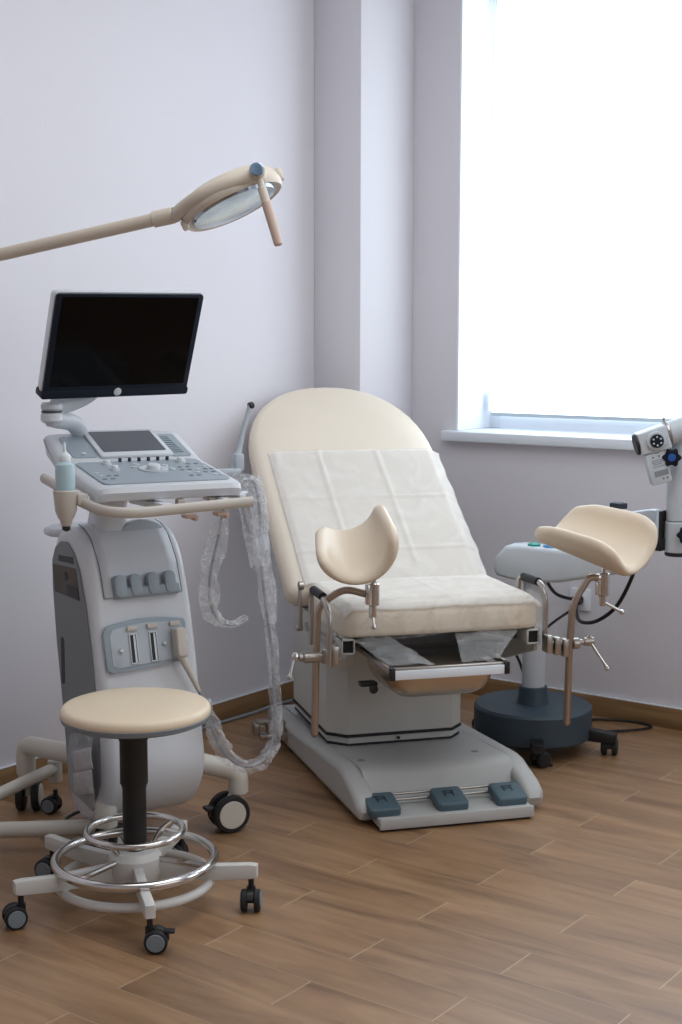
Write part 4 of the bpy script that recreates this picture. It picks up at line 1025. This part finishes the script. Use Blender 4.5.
for x_, z_ in ((-.010, .027), (.010, .027), (.006, -.044), (.018, -.044)): cyl(b, LBm @ Vector((x_, -.0245, z_)), LBm @ Vector((x_, -.0262, z_)), .0025, 10)
obj('housing_screw', b, 'dark_metal', lb)
# binocular part rising out of frame
b = nb(); cyl(b, HK @ Vector((.20, 0, .05)), HK @ Vector((.155, -.01, .135)), .030, 24, .006); cyl(b, HK @ Vector((.135, -.01, .105)), HK @ Vector((.19, -.01, .135)), .022, 20, .006); obj('eyepiece', b, 'scope_grey', sh)

# ------------------------------------------------------------------ wall socket and cords
ws = thing('wall_socket', 'white wall socket low on the window wall with black plug', 'socket', (-2.405, YB, .425))
b = nb(); prism(b, rrect(.082, .082, .008, 4), .010, basis((0, 0, 0), (1, 0, 0), (0, 0, 1), (0, -1, 0)), .002, 2); obj('face_plate', b, 'pvc_white', ws)
b = nb(); lathe(b, [(.024, .010), (.022, .005), (.001, .005)], basis((0, -.006, 0), (1, 0, 0), (0, 0, 1), (0, -1, 0)), 24); obj('socket_well', b, 'machine_white', ws)
def cord(name, pts, r_, material, label, plug=None):
    b = nb(); tube(b, smooth_path(pts, 8), r_, 10)
    if plug:
        p = Vector(plug); cyl(b, p, p+Vector((0, -.035, 0)), .019, 18, .004); 
    o = obj(name, b, material); return tag(o, label, 'cable', 'cables running on the floor and wall')
pg_ = (-2.405, YB-.012, .425)
cord('cable', [(-2.400, 4.680, .420), (-2.37, 4.62, .400), (-2.28, 4.48, .395), (-2.16, 4.36, .43), (-2.06, 4.30, .50), (-2.00, 4.28, .60), (-1.985, 4.28, .66)], .0065, 'cable_black', 'black cord curving from the wall socket up to the colposcope arm', pg_)
cord('cable', [(-2.360, 4.60, .445), (-2.40, 4.52, .475), (-2.37, 4.38, .56), (-2.335, 4.29, .64)], .006, 'cable_black', 'short black cord bowing from the socket up behind the colposcope column')
cord('cable', [(-2.415, 4.690, .395), (-2.46, 4.60, .345), (-2.51, 4.50, .27), (-2.60, 4.50, .23)], .005, 'cable_black', 'black cord sagging from the socket towards the back of the chair')
cord('cable', [(-2.62, 4.56, .36), (-2.66, 4.64, .26), (-2.63, 4.68, .16), (-2.60, 4.66, .09), (-2.66, 4.67, .03), (-2.75, 4.66, .010)], .0055, 'cable_black', 'black cord hanging behind the chair and left of the colposcope column')
cord('cable', [(-2.42, 4.45, .010), (-2.32, 4.62, .007), (-2.20, 4.69, .007), (-2.10, 4.685, .007), (-2.10, 4.63, .007), (-2.16, 4.55, .007), (-2.27, 4.46, .007), (-2.33, 4.42, .007)], .0045, 'cable_black', 'black cord looping on the floor by the baseboard under the window')
cord('cable', [(-2.15, 4.05, .006), (-2.22, 4.02, .006), (-2.32, 3.99, .006), (-2.38, 4.03, .006), (-2.43, 4.1, .006)], .0045, 'cable_black', 'black cord on the floor under the colposcope base casters')
cord('cable', [(-3.352, 3.2, .007), (-3.352, 3.75, .007), (-3.345, 3.95, .007), (-3.350, 4.15, .007), (-3.30, 4.30, .007), (-3.15, 4.33, .007)], .006, 'cable_grey', 'grey cable running along the baseboard of the left wall')
# unseen frame added around the ceiling fill light
cl = thing('ceiling_fill_frame', 'unseen square white frame added around the ceiling fill light', 'lamp', (-1.2, 2.7, 2.985))
b = nb(); 
for x in (-1.22, 1.22): add_box(b, (x, 0, 0), (.04, 2.48, .03), .003)
for y in (-1.22, 1.22): add_box(b, (0, y, 0), (2.40, .04, .03), .003)
obj('fill_frame', b, 'pvc_white', cl)
